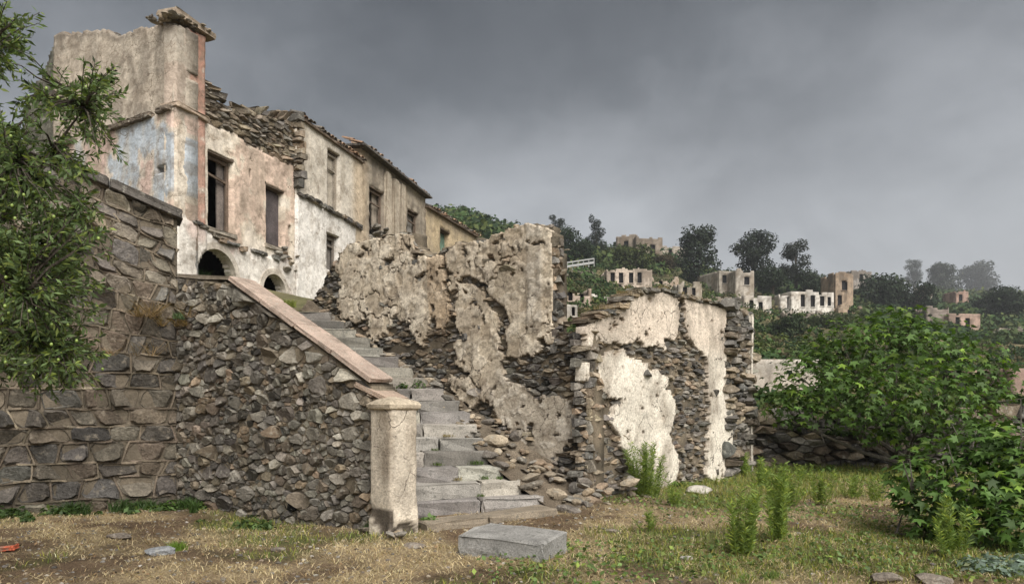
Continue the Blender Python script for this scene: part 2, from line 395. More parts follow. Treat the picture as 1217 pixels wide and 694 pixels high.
# ================================================================== TERRAIN
TAB = {  # column of the photograph -> (distance, height) along that bearing
 -1200: [(16, 3.4), (40, 8), (100, 22), (200, 50), (300, 66), (700, 70)],
 300: [(16, 3.9), (20, 4.3), (32, 6), (60, 13), (130, 33), (220, 58), (320, 66), (700, 70)],
 540: [(16, 2.0), (32, 5.6), (60, 13), (130, 33.5), (220, 60), (300, 56), (700, 60)],
 680: [(16, 1.2), (45, 6.0), (70, 10.5), (100, 17), (128, 24.5), (190, 41), (240, 52), (300, 47), (700, 60)],
 770: [(16, 1.0), (45, 4.6), (80, 11), (126, 21), (160, 31), (200, 42.6), (240, 46), (300, 42), (700, 65)],
 865: [(16, 0.8), (30, 1.2), (60, 5), (100, 13), (150, 23.3), (180, 31.5), (230, 42), (300, 43), (700, 70)],
 950: [(16, 0.8), (30, 1.0), (60, 4.2), (100, 11), (140, 18.0), (175, 27), (220, 37.5), (300, 46), (700, 72)],
 1130: [(16, 0.6), (30, 0.7), (60, 3), (100, 8), (150, 15.0), (200, 25), (260, 36), (350, 52), (500, 74), (700, 108), (800, 120)],
 1250: [(16, 0.6), (30, 0.7), (60, 3), (100, 8), (150, 13.2), (200, 23), (260, 34), (350, 50), (500, 72), (700, 105), (800, 116)],
 2600: [(16, 0.6), (30, 0.7), (60, 3), (100, 8), (150, 13), (200, 22), (260, 33), (350, 48), (500, 70), (700, 104), (800, 114)]}
_px = sorted(TAB)
def hill_z(X, Y):
    X = np.asarray(X, float); Y = np.asarray(Y, float)
    px = CX + F * X / np.maximum(Y, 1e-3)
    Z = np.stack([np.interp(Y, [a for a, b in TAB[p]], [b for a, b in TAB[p]]) for p in _px])
    px = np.clip(px, _px[0], _px[-1]); k = np.clip(np.searchsorted(_px, px) - 1, 0, len(_px) - 2)
    a = np.array(_px)[k]; b = np.array(_px)[k + 1]; t = (px - a) / (b - a); t = t * t * (3 - 2 * t)
    z0 = np.take_along_axis(Z, k[None], 0)[0]; z1 = np.take_along_axis(Z, k[None] + 1, 0)[0]
    return z0 * (1 - t) + z1 * t
def ground_z(X, Y):
    X = np.asarray(X, float); Y = np.asarray(Y, float)
    near = (fbm(X * 0.8 + 50, Y * 0.8 + 50, 4, 3) - 0.5) * 0.16 + (fbm(X * 4, Y * 4, 3, 9) - 0.5) * 0.05 + 0.03 * sst(2.5, 5, X) * sst(12, 6, Y)
    far = hill_z(X, np.maximum(Y, 16)) + (fbm(X * 0.09 + 9, Y * 0.09 + 9, 4, 5) - 0.5) * np.clip((Y - 30) * 0.03, 0, 3.5)
    t = sst(15.3, 16.2, Y); return near * (1 - t) + far * t
rows = np.concatenate((np.linspace(-40, 4, 12), np.arange(4.6, 16.6, 0.13), np.geomspace(17, 960, 140)))
cc = np.concatenate((np.linspace(-4, -0.85, 24), np.linspace(-0.82, 0.95, 230), np.linspace(1.0, 4, 22)))
GY, GC = np.meshgrid(rows, cc, indexing='ij'); GX = GC * np.maximum(GY, 16)
GZ = ground_z(GX, GY)
V = np.stack((GX, GY, GZ), -1).reshape(-1, 3); nr, ncl = GX.shape
idx = np.arange(nr * ncl).reshape(nr, ncl)
Q = np.stack((idx[:-1, :-1], idx[:-1, 1:], idx[1:, 1:], idx[1:, :-1]), -1).reshape(-1, 4)
n1 = fbm(GX * 0.6, GY * 0.6, 4, 21); n2 = fbm(GX * 1.7, GY * 1.7, 4, 22); n3 = fbm(GX * 0.05, GY * 0.05, 4, 24)
soil = np.array((0.15, 0.102, 0.063)); straw = np.array((0.34, 0.265, 0.16)); grn = np.array((0.10, 0.12, 0.035))
C = soil + (straw - soil) * sst(0.35, 0.6, n2)[..., None]
gm = sst(0.45, 0.62, n1 + 0.12 * sst(8.5, 12, GY) + 0.14 * sst(0.8, 3, GX) - .10 * sst(0.5, -1.5, GX))[..., None] * 0.8; C = C * (1 - gm) + grn * gm
fs = sst(0.4, 0.6, n3)[..., None]; farc = np.array((0.075, 0.075, 0.035)) * (1 - fs) + np.array((0.15, 0.125, 0.065)) * fs
tf = sst(15, 18, GY)[..., None]; C = C * (1 - tf) + farc * tf
g = build('ground', V, Q, M_GROUND, None, C.reshape(-1, 3), True); g['kind'] = 'structure'
g.data.materials.append(M_HILL)
far_f = (np.repeat(rows[:-1], ncl - 1) > 18).astype(np.int32); g.data.polygons.foreach_set('material_index', far_f)

# ================================================================== LEFT DRESSED RETAINING WALL
WR = np.array((-4.9, 9.85))
PW = Plane(WR, (-0.872, -0.489))
wall_top = lambda u: 4.19 + 0.36 * np.asarray(u)
rw = thing('retaining_wall', 'tall dressed stone retaining wall with raised mortar joints behind the olive branches', 'wall', (*WR, 0))
UW = 6.0
us = np.arange(0, UW + .05, 0.1)
bodyV = []; tops = wall_top(us)
sheet('wall_core', PW, us, np.linspace(-0.3, 6.5, 110), lambda u, v: v < wall_top(u) - 0.02, lambda u, v: (fbm(u * 6, v * 6, 4, 33) - .5) * .03 + .002, lambda u, v: np.array((0.13, 0.108, 0.08)) * (.6 + 1.1 * fbm(u * 2, v * 2, 4, 34))[..., None], M_MORTAR, rw, 0.6, back=True)
def course(k, u):                                        # height of the k-th course line: level below, following the ramp above
    b = CK[k]; t = 0.36 * sst(1.6, 4.0, b); wob = (fbm(np.asarray(u) * 1.7, np.asarray(u) * 0 + k * 3.1, 3, 300 + k) - .5) * (.07 + .12 * sst(1.8, 3, b))
    return b + t * np.asarray(u) + wob
CK = [-.12]
while CK[-1] < 5: CK.append(CK[-1] + (R.uniform(.22, .32) if CK[-1] < 2 else R.uniform(.19, .27)))
cl = []
for k in range(len(CK) - 1):
    x = -R.uniform(.1, .4)
    while x < UW:
        wd = R.uniform(.26, .50) if CK[k] < 2 else R.uniform(.18, .36); x2 = x + wd
        def jn(xx, f): return xx + ((_h(np.int64(int(xx * 97)), np.int64(k), 5) - .5) * .13) * (f - .5) * 2
        xa0, xa1, xb0, xb1 = jn(x, 0), jn(x, 1), jn(x2, 0), jn(x2, 1); xm0 = (xa0 + xb0) / 2; xm1 = (xa1 + xb1) / 2
        if CK[k] > 2.2 and R.random() < .5:
            up_ = R.uniform(.0, .05); pg = [(xa0, course(k, xa0)), (xm0, course(k, xm0)), (xb0, course(k, xb0)), (xb1 + .03, (course(k, xb1) + course(k + 1, xb1)) / 2), (xb1, course(k + 1, xb1)), (xm1, course(k + 1, xm1)), (xa1, course(k + 1, xa1))]
        else: pg = [(xa0, course(k, xa0)), (xm0, course(k, xm0)), (xb0, course(k, xb0)), (xb1, course(k + 1, xb1)), (xm1, course(k + 1, xm1)), (xa1, course(k + 1, xa1))]
        cl.append((0, [(float(a), float(b)) for a, b in pg])); x = x2
st = []; edges = {}
for i, pg in cl:
    pg = [(max(a, 0.0), min(max(b, -0.2), float(wall_top(a)) - 0.01)) for a, b in pg]
    c = np.mean(pg, 0)
    if c[0] < 0.03 or c[0] > UW or c[1] > wall_top(c[0]) - 0.05 or c[1] < -0.15: continue
    if (np.ptp([a for a, b in pg]) < 0.1) or np.ptp([b for a, b in pg]) < 0.08: continue
    V, Fc, A = stone_geo(PW, pg, 0.0, R.uniform(0.02, 0.05), 0.012, 0.6, True, 0.78)
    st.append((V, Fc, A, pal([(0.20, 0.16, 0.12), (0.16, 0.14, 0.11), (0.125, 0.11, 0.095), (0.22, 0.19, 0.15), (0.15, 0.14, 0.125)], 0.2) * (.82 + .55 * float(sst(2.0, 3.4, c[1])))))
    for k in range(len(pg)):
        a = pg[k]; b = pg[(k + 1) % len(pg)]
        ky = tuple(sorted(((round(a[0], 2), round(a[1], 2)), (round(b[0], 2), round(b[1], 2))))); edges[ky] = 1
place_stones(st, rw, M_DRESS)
rib = []
for (a, b) in edges:
    a = np.array(a); b = np.array(b); l = np.hypot(*(b - a))
    if l < 0.05 or R.random() < 0.3: continue
    t = (b - a) / l; s = np.array((-t[1], t[0])); nseg = max(2, int(l / 0.09)); q = np.linspace(0, 1, nseg + 1)
    ctr = a + np.outer(q, b - a) + np.outer(NR.normal(0, 0.004, nseg + 1), s); wd = 0.013 + NR.normal(0, 0.002, nseg + 1); hp = 0.028 + R.uniform(-.012, .012)
    ring = []
    for sg, hh in ((-1.6, -0.02), (-0.8, hp), (0.8, hp + 0.002), (1.6, -0.02)):
        p = ctr + s * (wd * sg)[:, None]; ring.append(PW.pos(p[:, 0], p[:, 1], hh + NR.normal(0, 0.002, nseg + 1)))
    V = np.stack(ring, 1).reshape(-1, 3); Fc = [(4 * i + k, 4 * i + k + 1, 4 * i + 4 + k + 1, 4 * i + 4 + k) for i in range(nseg) for k in range(3)]
    rib.append((V, Fc, 0, pal([(0.19, 0.155, 0.115), (0.14, 0.115, 0.085), (0.23, 0.19, 0.14)], 0.15)))
joined('mortar_joints', rib, rw, M_MORTAR)
u0 = -0.06
while u0 < UW:                                          # coping slabs along the sloping top
    u1 = u0 + R.uniform(0.9, 1.3); um = (u0 + u1) / 2 - 0.01; zm = float(wall_top(um)) + 0.06
    c = PW.pos(um, zm, -0.14); ax = PW.pos(1, 0.36, 0) - PW.pos(0, 0, 0); ax = ax * (u1 - u0 - 0.015) / 2
    V, Fc = box_geo(c, ax, np.append(PW.n * 0.27, 0), (0, 0, 0.065), 0.1, 0.006)
    build('coping_slab', V, Fc, M_STONE, rw, (0.095, 0.085, 0.075)); u0 = u1
# return face of the wall at its right end (dressed, above the parapet wall)
for k in range(9):
    z = 3.42 + k * 0.085

# ================================================================== STAIR PARAPET WALL (rubble)
PO = np.array((-1.40, 7.80))
PS = Plane(WR, PO - WR); LS = float(np.linalg.norm(PO - WR))
ptop = prof([(0, 3.33), PS.uz(278, 337), PS.uz(440, 457), (LS, 1.45)])
pw = thing('stair_parapet_wall', 'dark rubble parapet wall beside the stairs with a sloping pink coping', 'wall', (*WR, 0))
def pcol(u, v):
    n = fbm(u * 2, v * 2, 4, 31)[..., None]; return np.array((0.15, 0.125, 0.09)) * (1 - n) + np.array((0.31, 0.26, 0.19)) * n
sheet('wall_core', PS, np.linspace(0, LS, 130), np.linspace(-0.3, 3.4, 115), lambda u, v: v < ptop(u), lambda u, v: (fbm(u * 7, v * 7, 4, 8) - .5) * 0.05 - .006, pcol, M_MORTAR, pw, 0.4, back=True)
rs = [0.17, 0.125, 0.10, 0.085, 0.07, 0.058, 0.048, 0.040, 0.033]
pts, rad = darts((0.02, LS - 0.05), (-0.1, 3.3), rs, 1.45, lambda u, v: v < ptop(u) - 0.05, [20, 60, 120, 260, 500, 900, 1300, 1800, 2400], 0.86)
st = []
for i, pg in cells_of(pts, rad, 1.45):
    c = np.mean(pg, 0)
    pg = [(min(max(a, 0.01), LS - .02), min(b, float(ptop(min(max(a, 0), LS))) - 0.02)) for a, b in pg]
    if np.ptp([a for a, b in pg]) < 0.04 or np.ptp([b for a, b in pg]) < 0.03: continue
    V, Fc, A = stone_geo(PS, pg, -0.006, min(rad[i], .09) * R.uniform(0.3, 0.8), 0.006, 0.45, R.random() < .8 and rad[i] > .05, 0.78)
    st.append((V, Fc, A, pal(GREY + WARM[:3] + [(0.32, 0.295, 0.245), (0.28, 0.255, 0.21)], 0.3) * .84))
place_stones(st, pw, M_STONE)
def slope_slab(name, parent, pl, ua, za, ub, zb, wid, th, m, c, out=0.05):
    A = pl.pos(ua, za, out); B = pl.pos(ub, zb, out); d = (B - A) / 2; nn = np.append(pl.n, 0); up = np.cross(d / np.linalg.norm(d), nn); up *= np.sign(up[2])
    V, Fc = box_geo((A + B) / 2 - nn * wid / 2 + up * th / 2, d, nn * wid / 2, up * th / 2, 0.06, 0.004); return build(name, V, Fc, m, parent, c)
ua, za = PS.uz(275, 333); ub, zb = PS.uz(444, 455)
nsl = 4
for k in range(nsl):
    t0 = k / nsl; t1 = (k + 1) / nsl - 0.004
    slope_slab('coping_slab', pw, PS, ua + (ub - ua) * t0, za + (zb - za) * t0 + R.uniform(-.006, .006), ua + (ub - ua) * t1, za + (zb - za) * t1, 0.40, 0.055, M_COPING, np.array((0.42, 0.325, 0.265)) * R.uniform(.93, 1.06), 0.06)
slope_slab('coping_slab', pw, PS, PS.u(424), PS.uz(424, 459)[1], LS - 0.02, 1.52, 0.38, 0.055, M_COPING, (0.41, 0.31, 0.24), 0.05)
slope_slab('coping_slab', pw, PS, 0.0, 3.33, ua - 0.02, za + 0.0, 0.42, 0.05, M_COPING, (0.26, 0.22, 0.17), 0.02)

# pillar at the foot of the parapet
def pillar():
    t = thing('gate_pillar', 'plastered square pillar with shallow pyramid cap at the foot of the stairs', 'pillar', (PO[0] + .02, PO[1], 0))
    c = np.array((PO[0] + 0.03, PO[1])); an = math.radians(-43); e1 = np.array((math.cos(an), math.sin(an))); e2 = np.array((-e1[1], e1[0]))
    hw = 0.195; zs = np.linspace(-0.1, 1.44, 40); V = []; Fc = []; ns = 14; CC = []
    ring = []
    for s in range(4):
        a, b = [((-1, -1), (1, -1)), ((1, -1), (1, 1)), ((1, 1), (-1, 1)), ((-1, 1), (-1, -1))][s]
        for k in range(ns): q = k / ns; ring.append((a[0] + (b[0] - a[0]) * q, a[1] + (b[1] - a[1]) * q))
    ring = np.array(ring); r_ = np.maximum(np.abs(ring[:, 0]), np.abs(ring[:, 1])); cor = np.minimum(np.abs(ring[:, 0]), np.abs(ring[:, 1])); ring = ring * (1 - 0.05 * sst(.85, 1, cor))[:, None]
    m = len(ring); arc = np.arange(m) / m * 8 * hw
    for z in zs:
        n = fbm(arc * 5, np.full(m, z * 5), 4, 41); ch = fbm(arc * 3 + 9, np.full(m, z * 3), 3, 45)
        brk = sst(.55, .62, ch) * sst(0.5, 0.0, z)
        k = hw * (1 + 0.05 * sst(.5, .1, z) + 0.03 * (z < .45) * 1.0) + (n - .5) * 0.02 - brk * 0.06
        P = c + ring[:, :1] * k[:, None] * e1 + ring[:, 1:] * k[:, None] * e2
        V.append(np.column_stack((P, np.full(m, z))))
        base = np.array((0.66, 0.58, 0.47)) * (0.72 + 0.5 * n)[:, None]; st_ = sst(.5, .7, fbm(arc * 2 + 4, np.full(m, z * .8), 4, 47))[:, None]
        cc_ = base * (1 - .55 * st_) + np.array((.26, .2, .14)) * .55 * st_; cc_ = np.where(brk[:, None] > .3, np.array((.12, .1, .08)), cc_); CC.append(cc_)
    nz_ = len(zs)
    Fc = [(i * m + k, i * m + (k + 1) % m, (i + 1) * m + (k + 1) % m, (i + 1) * m + k) for i in range(nz_ - 1) for k in range(m)] + [tuple(range((nz_ - 1) * m, nz_ * m))]
    build('shaft', np.concatenate(V), Fc, M_PLAST, t, np.concatenate(CC), True)
    V = []; Fc = []
    for hw2, z in ((0.20, 1.43), (0.236, 1.455), (0.243, 1.495), (0.215, 1.525), (0.13, 1.565), (0.04, 1.58)):
        for a, b in ((-1, -1), (0, -1), (1, -1), (1, 0), (1, 1), (0, 1), (-1, 1), (-1, 0)):
            q = .93 if a and b else 1; V.append((*(c + e1 * a * hw2 * q + e2 * b * hw2 * q), z + R.uniform(-.008, .008)))
    Fc = [(i * 8 + k, i * 8 + (k + 1) % 8, (i + 1) * 8 + (k + 1) % 8, (i + 1) * 8 + k) for i in range(5) for k in range(8)] + [tuple(range(40, 48)), tuple(range(7, -1, -1))]
    build('cap', V, Fc, M_PLAST, t, (0.52, 0.44, 0.33))
    for a in (-.4, 0.1, .5, .8):                                    # broken base stones showing at the foot
        p = c + e1 * (0.22 if a > 0 else a * .5) - e2 * 0.2; rock(t, (p[0] + a * .12, p[1] - .04, 0.06), 0.08)
pillar()

# ================================================================== STAIRCASE
A_ = np.array((-0.80, 0.60)); B_ = np.array((0.955, 0.297)); R1 = np.array((0.43, 9.40)); RISE, GO, NST = 0.19, 0.38, 17
stc = thing('stone_staircase', 'worn grey stone staircase rising between rubble parapet and ruined wall', 'staircase', (R1[0] - 1, R1[1], 0))
for k in range(NST):
    r0 = R1 + A_ * GO * k; wid = 3.3
    # distance along -B until the parapet wall inner face
    w0 = 0.0
    off = 0.9 * float(sst(.4, 3.0, GO * k)); cuts = [-off]
    while cuts[-1] < wid: cuts.append(cuts[-1] + R.uniform(0.55, 1.15))
    cuts[-1] = wid
    for a, b in zip(cuts[:-1], cuts[1:]):
        if b - a < 0.1: continue
        m_ = r0 - B_ * (a + b) / 2 + R.uniform(-.02, .02) * A_; nB = np.array((-B_[1], B_[0]))
        # keep out of the parapet wall
        if ((m_ - WR) @ PS.n) > -0.5 and ((m_ - B_ * (b - a) / 2) - WR) @ PS.n > -0.38: continue
        z1 = RISE * (k + 1) + R.uniform(-.012, .012); hh = RISE + 0.03
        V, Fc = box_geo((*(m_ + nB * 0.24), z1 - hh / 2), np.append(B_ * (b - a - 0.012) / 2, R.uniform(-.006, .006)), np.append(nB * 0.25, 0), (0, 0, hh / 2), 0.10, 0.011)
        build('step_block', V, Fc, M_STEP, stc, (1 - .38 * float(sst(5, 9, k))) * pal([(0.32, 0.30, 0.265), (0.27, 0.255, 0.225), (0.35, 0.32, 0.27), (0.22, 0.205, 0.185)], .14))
# earth fill under and beside the treads
ss = np.linspace(-0.1, NST * GO + 0.5, 60); ww = np.linspace(-1.0, 3.4, 22); S, W_ = np.meshgrid(ss, ww, indexing='ij')
X = R1[0] + A_[0] * S - B_[0] * W_; Y = R1[1] + A_[1] * S - B_[1] * W_
Z = RISE * np.clip(S / GO, 0, NST) - 0.06 + (fbm(X * 3, Y * 3, 3, 51) - .5) * 0.05
hid = ((X - WR[0]) * PS.n[0] + (Y - WR[1]) * PS.n[1]) > -0.3
idx = np.arange(S.size).reshape(S.shape); Q = np.stack((idx[:-1, :-1], idx[1:, :-1], idx[1:, 1:], idx[:-1, 1:]), -1).reshape(-1, 4)
Q = Q[~hid.ravel()[Q].any(1)]
build('earth_fill', np.stack((X, Y, Z), -1).reshape(-1, 3), Q, M_GROUND, stc, (0.12, 0.085, 0.055), True)
# low kerb stone in front
a = gp(507, 633); b = gp(662, 612); d = (b - a); nn = np.array((-d[1], d[0])) / np.linalg.norm(d)
for t0, t1 in ((0, .44), (.45, 1)):
    c = a + d * (t0 + t1) / 2 + nn * .16
    V, Fc = box_geo((*c, 0.02), np.append(d * (t1 - t0) / 2, 0), np.append(nn * .17, 0), (0, 0, .075), .1, .008); build('kerb_block', V, Fc, M_STEP, stc, (0.24, 0.20, 0.15))

# fallen block
a = np.array((0.297, 6.30)); bl = np.array((-0.54, 6.74)); br = np.array((0.56, 6.80))
ax = (bl - a) / 2; ay = (br - a) / 2
V, Fc = box_geo((*(a + ax + ay), 0.095), np.append(ax, 0), np.append(ay, .012), (0, 0, .125), .09, .010)
tag(build('stone_block', V, Fc, M_STEP, None, (0.25, 0.243, 0.228), at=(*(a + ax + ay), 0)), 'grey rectangular granite block lying on the dry ground before the stairs', 'stone block')

# ================================================================== RUINED WALL A (right of the stairs)
A0 = np.array((1.12, 9.98)); PA = Plane(A0, A_)
wa = thing('ruined_wall', 'tall ruined rubble wall with crumbling plaster on the right of the stairs', 'wall', (*A0, 0))
topA = prof(PA.poly([(700, 396), (690, 393), (668, 389), (660, 350), (656, 300), (651, 270), (630, 264), (612, 266), (598, 270), (580, 282), (546, 287), (527, 293), (518, 301), (506, 305), (491, 297), (488, 277), (462, 277), (430, 284), (412, 291), (400, 300), (388, 322), (376, 346), (366, 356)]))
LA = PA.u(366)
UC = PA.u(656)
tA = lambda u: np.where(np.asarray(u) < UC, 2.58 - .1 * np.asarray(u), topA(np.maximum(u, UC))) + (fbm(np.asarray(u) * 6, np.asarray(u) * 0 + 3, 4, 61) - .5) * 0.16
P_A = [PA.poly(p) for p in (
 [(405,297),(430,286),(462,279),(488,279),(490,300),(508,306),(511,336),(508,371),(506,389),(501,408),(490,398),(485,384),(469,373),(458,396),(446,403),(436,398),(439,375),(423,382),(405,375),(400,357),(407,334),(400,318)],
 [(511,308),(526,308),(529,345),(533,375),(525,392),(517,392),(513,360)],
 [(530,327),(545,325),(546,340),(531,341)],
 [(526,298),(546,289),(580,284),(600,271),(624,255),(664,255),(666,312),(668,345),(672,381),(650,402),(634,395),(640,415),(615,425),(597,420),(597,435),(602,452),(621,460),(632,474),(638,487),(651,470),(673,476),(684,496),(687,512),(673,528),(657,550),(629,556),(597,545),(594,531),(613,509),(594,496),(588,479),(575,471),(569,460),(557,444),(543,431),(542,405),(545,364),(545,325),(530,320)],
 [(535,452),(556,448),(568,470),(560,480),(545,476)])]
CR_A = [PA.poly(p) for p in (
 [(546,328),(562,330),(576,338),(582,352),(590,362),(600,368),(604,384),(597,396),(602,410),(600,424),(591,414),(590,398),(594,384),(588,374),(577,362),(573,346),(560,337),(546,336)],
 [(456,306),(466,304),(466,314),(456,315)], [(578,302),(586,300),(587,310),(579,312)], [(489,300),(494,296),(495,312),(489,315)], [(626,506),(631,504),(632,528),(627,530)],[(492,330),(508,320),(508,324),(494,335)])]
def fieldA(u, v):
    n = (fbm(u * 7, v * 7, 4, 71) - .5)
    f = np.full(u.shape, -9.0)
    for p in P_A: f = np.maximum(f, sdpoly(u, v, p))
    n = n + (fbm(u * 19, v * 19, 3, 78) - .5) * .45; f = f + .02 + n * 0.24
    rd = np.abs(fbm(u * 2.1 + 5, v * 2.1, 4, 84) - .5); f = np.minimum(f, rd * 1.1 - .016 * sst(.42, .55, fbm(u * 1.1, v * 1.1, 2, 85)))
    for p in CR_A: f = np.minimum(f, -sdpoly(u, v, p) + n * 0.10 - .005)
    f = np.minimum(f, (0.74 - fbm(u * 5 + 3, v * 7, 5, 77)) * 0.5)                       # small spalls
    return f
usA = np.arange(0.0, LA, 0.021); vsA = np.arange(0.0, 5.0, 0.021)
def coreA(u, v): return (fbm(u * 4, v * 6, 4, 62) - .5) * 0.07 - 0.10
def ccoreA(u, v):
    n = fbm(u * 3, v * 3, 4, 63)[..., None]; return np.array((0.09, 0.078, 0.06)) * (1 - n) + np.array((0.23, 0.185, 0.13)) * n
sheet('wall_core', PA, np.arange(-0.05, LA, 0.06), np.arange(-0.3, 5.0, 0.06), lambda u, v: v < tA(u), coreA, ccoreA, M_MORTAR, wa, 0.30, back=True)
def flakeA(u, v): return sst(.5, .53, fbm(u * 6, v * 6, 5, 86) + .10 * (fbm(u * 1.5, v * 1.5, 2, 87) - .5))
def reliefA(u, v):
    f = fieldA(u, v); n = fbm(u * 9, v * 9, 5, 73) - .5
    up = sst(2.9, 3.5, v) * sst(-.2, .4, PA.u(530) - u) * 1.0                            # the upper right is bare scratch coat
    strip = sst(PA.u(646), PA.u(642), u) * sst(PA.u(624), PA.u(628), u) * sst(2.55, 2.65, v)
    n = n + (fbm(u * 26, v * 26, 3, 79) - .5) * .5
    return -0.012 + .014 * flakeA(u, v) + n * (0.014 + 0.022 * up * (1 - strip)) + 0.015 * strip + (fbm(u * 1.3, v * 1.3, 3, 74) - .5) * 0.03
def colA(u, v):
    n = fbm(u * 3, v * 3, 4, 75); n2 = fbm(u * 14, v * 14, 3, 76); f = fieldA(u, v)
    base = np.array((0.78, 0.685, 0.545)); dk = np.array((0.58, 0.49, 0.375)); wh = np.array((0.82, 0.755, 0.65)); och = np.array((0.60, 0.43, 0.27))
    t = sst(.35, .7, n)[..., None]; c = base * (1 - t) + dk * t
    low = (sst(2.6, 1.2, v) * sst(PA.u(560), PA.u(600), u))[..., None] * 0.8; c = c * (1 - low) + wh * low * (1 - .25 * t)
    up = (sst(2.9, 3.5, v) * sst(PA.u(520), PA.u(535), u) * .45)[..., None]; c = c * (1 - up) + np.array((0.55, 0.475, 0.37)) * up
    strip = (sst(PA.u(646), PA.u(642), u) * sst(PA.u(624), PA.u(628), u) * sst(2.55, 2.65, v))[..., None] * .75; c = c * (1 - strip) + np.array((0.62, 0.56, 0.47)) * strip
    os_ = (sst(PA.u(500), PA.u(510), u) * 0 + (sdpoly(u, v, P_A[1]) > -.1))[..., None] * .5; c = c * (1 - os_) + och * os_
    ed = (1 - sst(0.0, 0.05, f))[..., None] * .35; c = c * (1 - ed) + np.array((.26, .2, .14)) * ed
    fk = (1 - flakeA(u, v))[..., None] * .5; c = c * (1 - fk) + c * np.array((.62, .57, .5)) * fk
    pit = sst(.58, .72, n2)[..., None] * .5; return c * (1 - pit) + np.array((.16, .13, .1)) * pit
sheet('plaster_patch', PA, usA, vsA, lambda u, v: (fieldA(u, v) > 0) & (v < tA(u) - .03) & ((u > UC - .02 + .06 * fbm(v * 5, v * 0, 4, 66)) | (v < 2.5)), reliefA, colA, M_PLAST, wa, 0.18, comps=True, smooth=False, minq=10)
zst = lambda u: RISE * (1 + (np.asarray(u) - .2) / GO)
okA = lambda u, v: (fieldA(u, v) < -.004) & (v < tA(u) - .03) & (v > np.clip(zst(u), 0, 9) - .2)
pts, rad = darts((-0.02, LA - .02), (-0.1, 4.9), [0.15, 0.12, 0.095, 0.08, 0.067, 0.055, 0.046, 0.038], 2.5, okA, [60, 200, 500, 1000, 1500, 2000, 2400, 2600], 0.84)
st = []
for i, pg in cells_of(pts, rad, 2.5):
    c = np.array(pts[i]); lo_, hi_ = (UC + .01, 99) if c[0] > UC and c[1] > 2.5 else (0.0, 99 if c[1] < 2.4 else UC - .01); p2 = [(min(max(a, lo_), hi_), b) for a, b in pg]; p2 = [(a, min(b, float(tA(np.array([a]))[0]) + .02)) for a, b in p2]
    pg = p2
    if np.ptp([a for a, b in pg]) < .03 or np.ptp([b for a, b in pg]) < .025: continue
    V, Fc, A = stone_geo(PA, pg, -0.10 + R.uniform(-.04, .02) + (0.05 if c[1] < 1.2 else 0), min(rad[i], .1) * R.uniform(0.3, 0.9), 0.009, 0.5, rad[i] > .09, 0.7)
    st.append((V, Fc, A, pal(SLATE + GREY[:2] + WARM[:2], 0.28)))
place_stones(st, wa, M_STONE)
for ue, za, zb_ in ((UC, 2.4, 4.0), (0.0, -.1, 2.4)):                                   # rubble showing on the broken right ends
    pe = Plane(PA.pos(ue - .005, 0, -.02)[:2], -PA.n); pe.n = -PA.d; pts, rad = darts((.0, .26), (za, zb_), [.13, .11, .09, .075, .06], 2.0, lambda u, v: v < 9, 260, .84); st = []
    for i, pg in cells_of(pts, rad, 2.0):
        pg = [(min(max(a, 0), .29), min(b, zb_ + .06)) for a, b in pg]
        if np.ptp([a for a, b in pg]) < .03: continue
        V, Fc, A = stone_geo(pe, pg, -.03 + R.uniform(-.02, .03), rad[i] * R.uniform(.4, .8), .007, .5, False, .75); st.append((V, Fc, A, pal(WARM + SLATE[2:5], .25)))
    place_stones(st, wa, M_STONE, name='end_stone')
for u in np.arange(0.0, LA, 0.13):                                                      # loose stones along the broken top
    z = float(tA(np.array([u]))[0])
    for h in (-.12, -.38):
        if R.random() < .8: rock(wa, PA.pos(u + R.uniform(-.05, .05), z + R.uniform(-.06, .0), h), R.uniform(.04, .085), name='top_stone')
# collapsed bank between steps and wall
S, H_ = np.meshgrid(np.linspace(-0.75, LA, 90), np.linspace(0, 1, 14), indexing='ij')
bw = lambda u: 0.95 - 0.72 * sst(.6, 3.2, u)
hd = bw(S) * (1 - H_); zb = np.clip(zst(S) - .06, -0.05, 9) + (0.22 * H_ ** 1.6) * sst(-.7, .6, S) + (fbm(S * 4, H_ * 4, 4, 81) - .5) * .14 * sst(0, .15, H_)
idx = np.arange(S.size).reshape(S.shape); Q = np.stack((idx[:-1, :-1], idx[:-1, 1:], idx[1:, 1:], idx[1:, :-1]), -1).reshape(-1, 4)
nb_ = fbm(S * 3, H_ * 3, 3, 83)[..., None]
build('rubble_bank', PA.pos(S, zb, hd).reshape(-1, 3), Q, M_GROUND, wa, (np.array((.13, .1, .07)) * (1 - nb_) + np.array((.24, .2, .15)) * nb_).reshape(-1, 3), True)
for k in range(220):
    u = R.uniform(-0.4, LA - .6); q = R.random() ** .7; z = float(np.clip(zst(u), 0, 9)) + .22 * q ** 1.6 * (1 if u > .2 else .3)
    rock(wa, PA.pos(u, z - .02, float(bw(u)) * (1 - q)), R.choice((.04, .05, .06, .06, .08, .10, .14)) * R.uniform(.8, 1.2), name='fallen_stone')

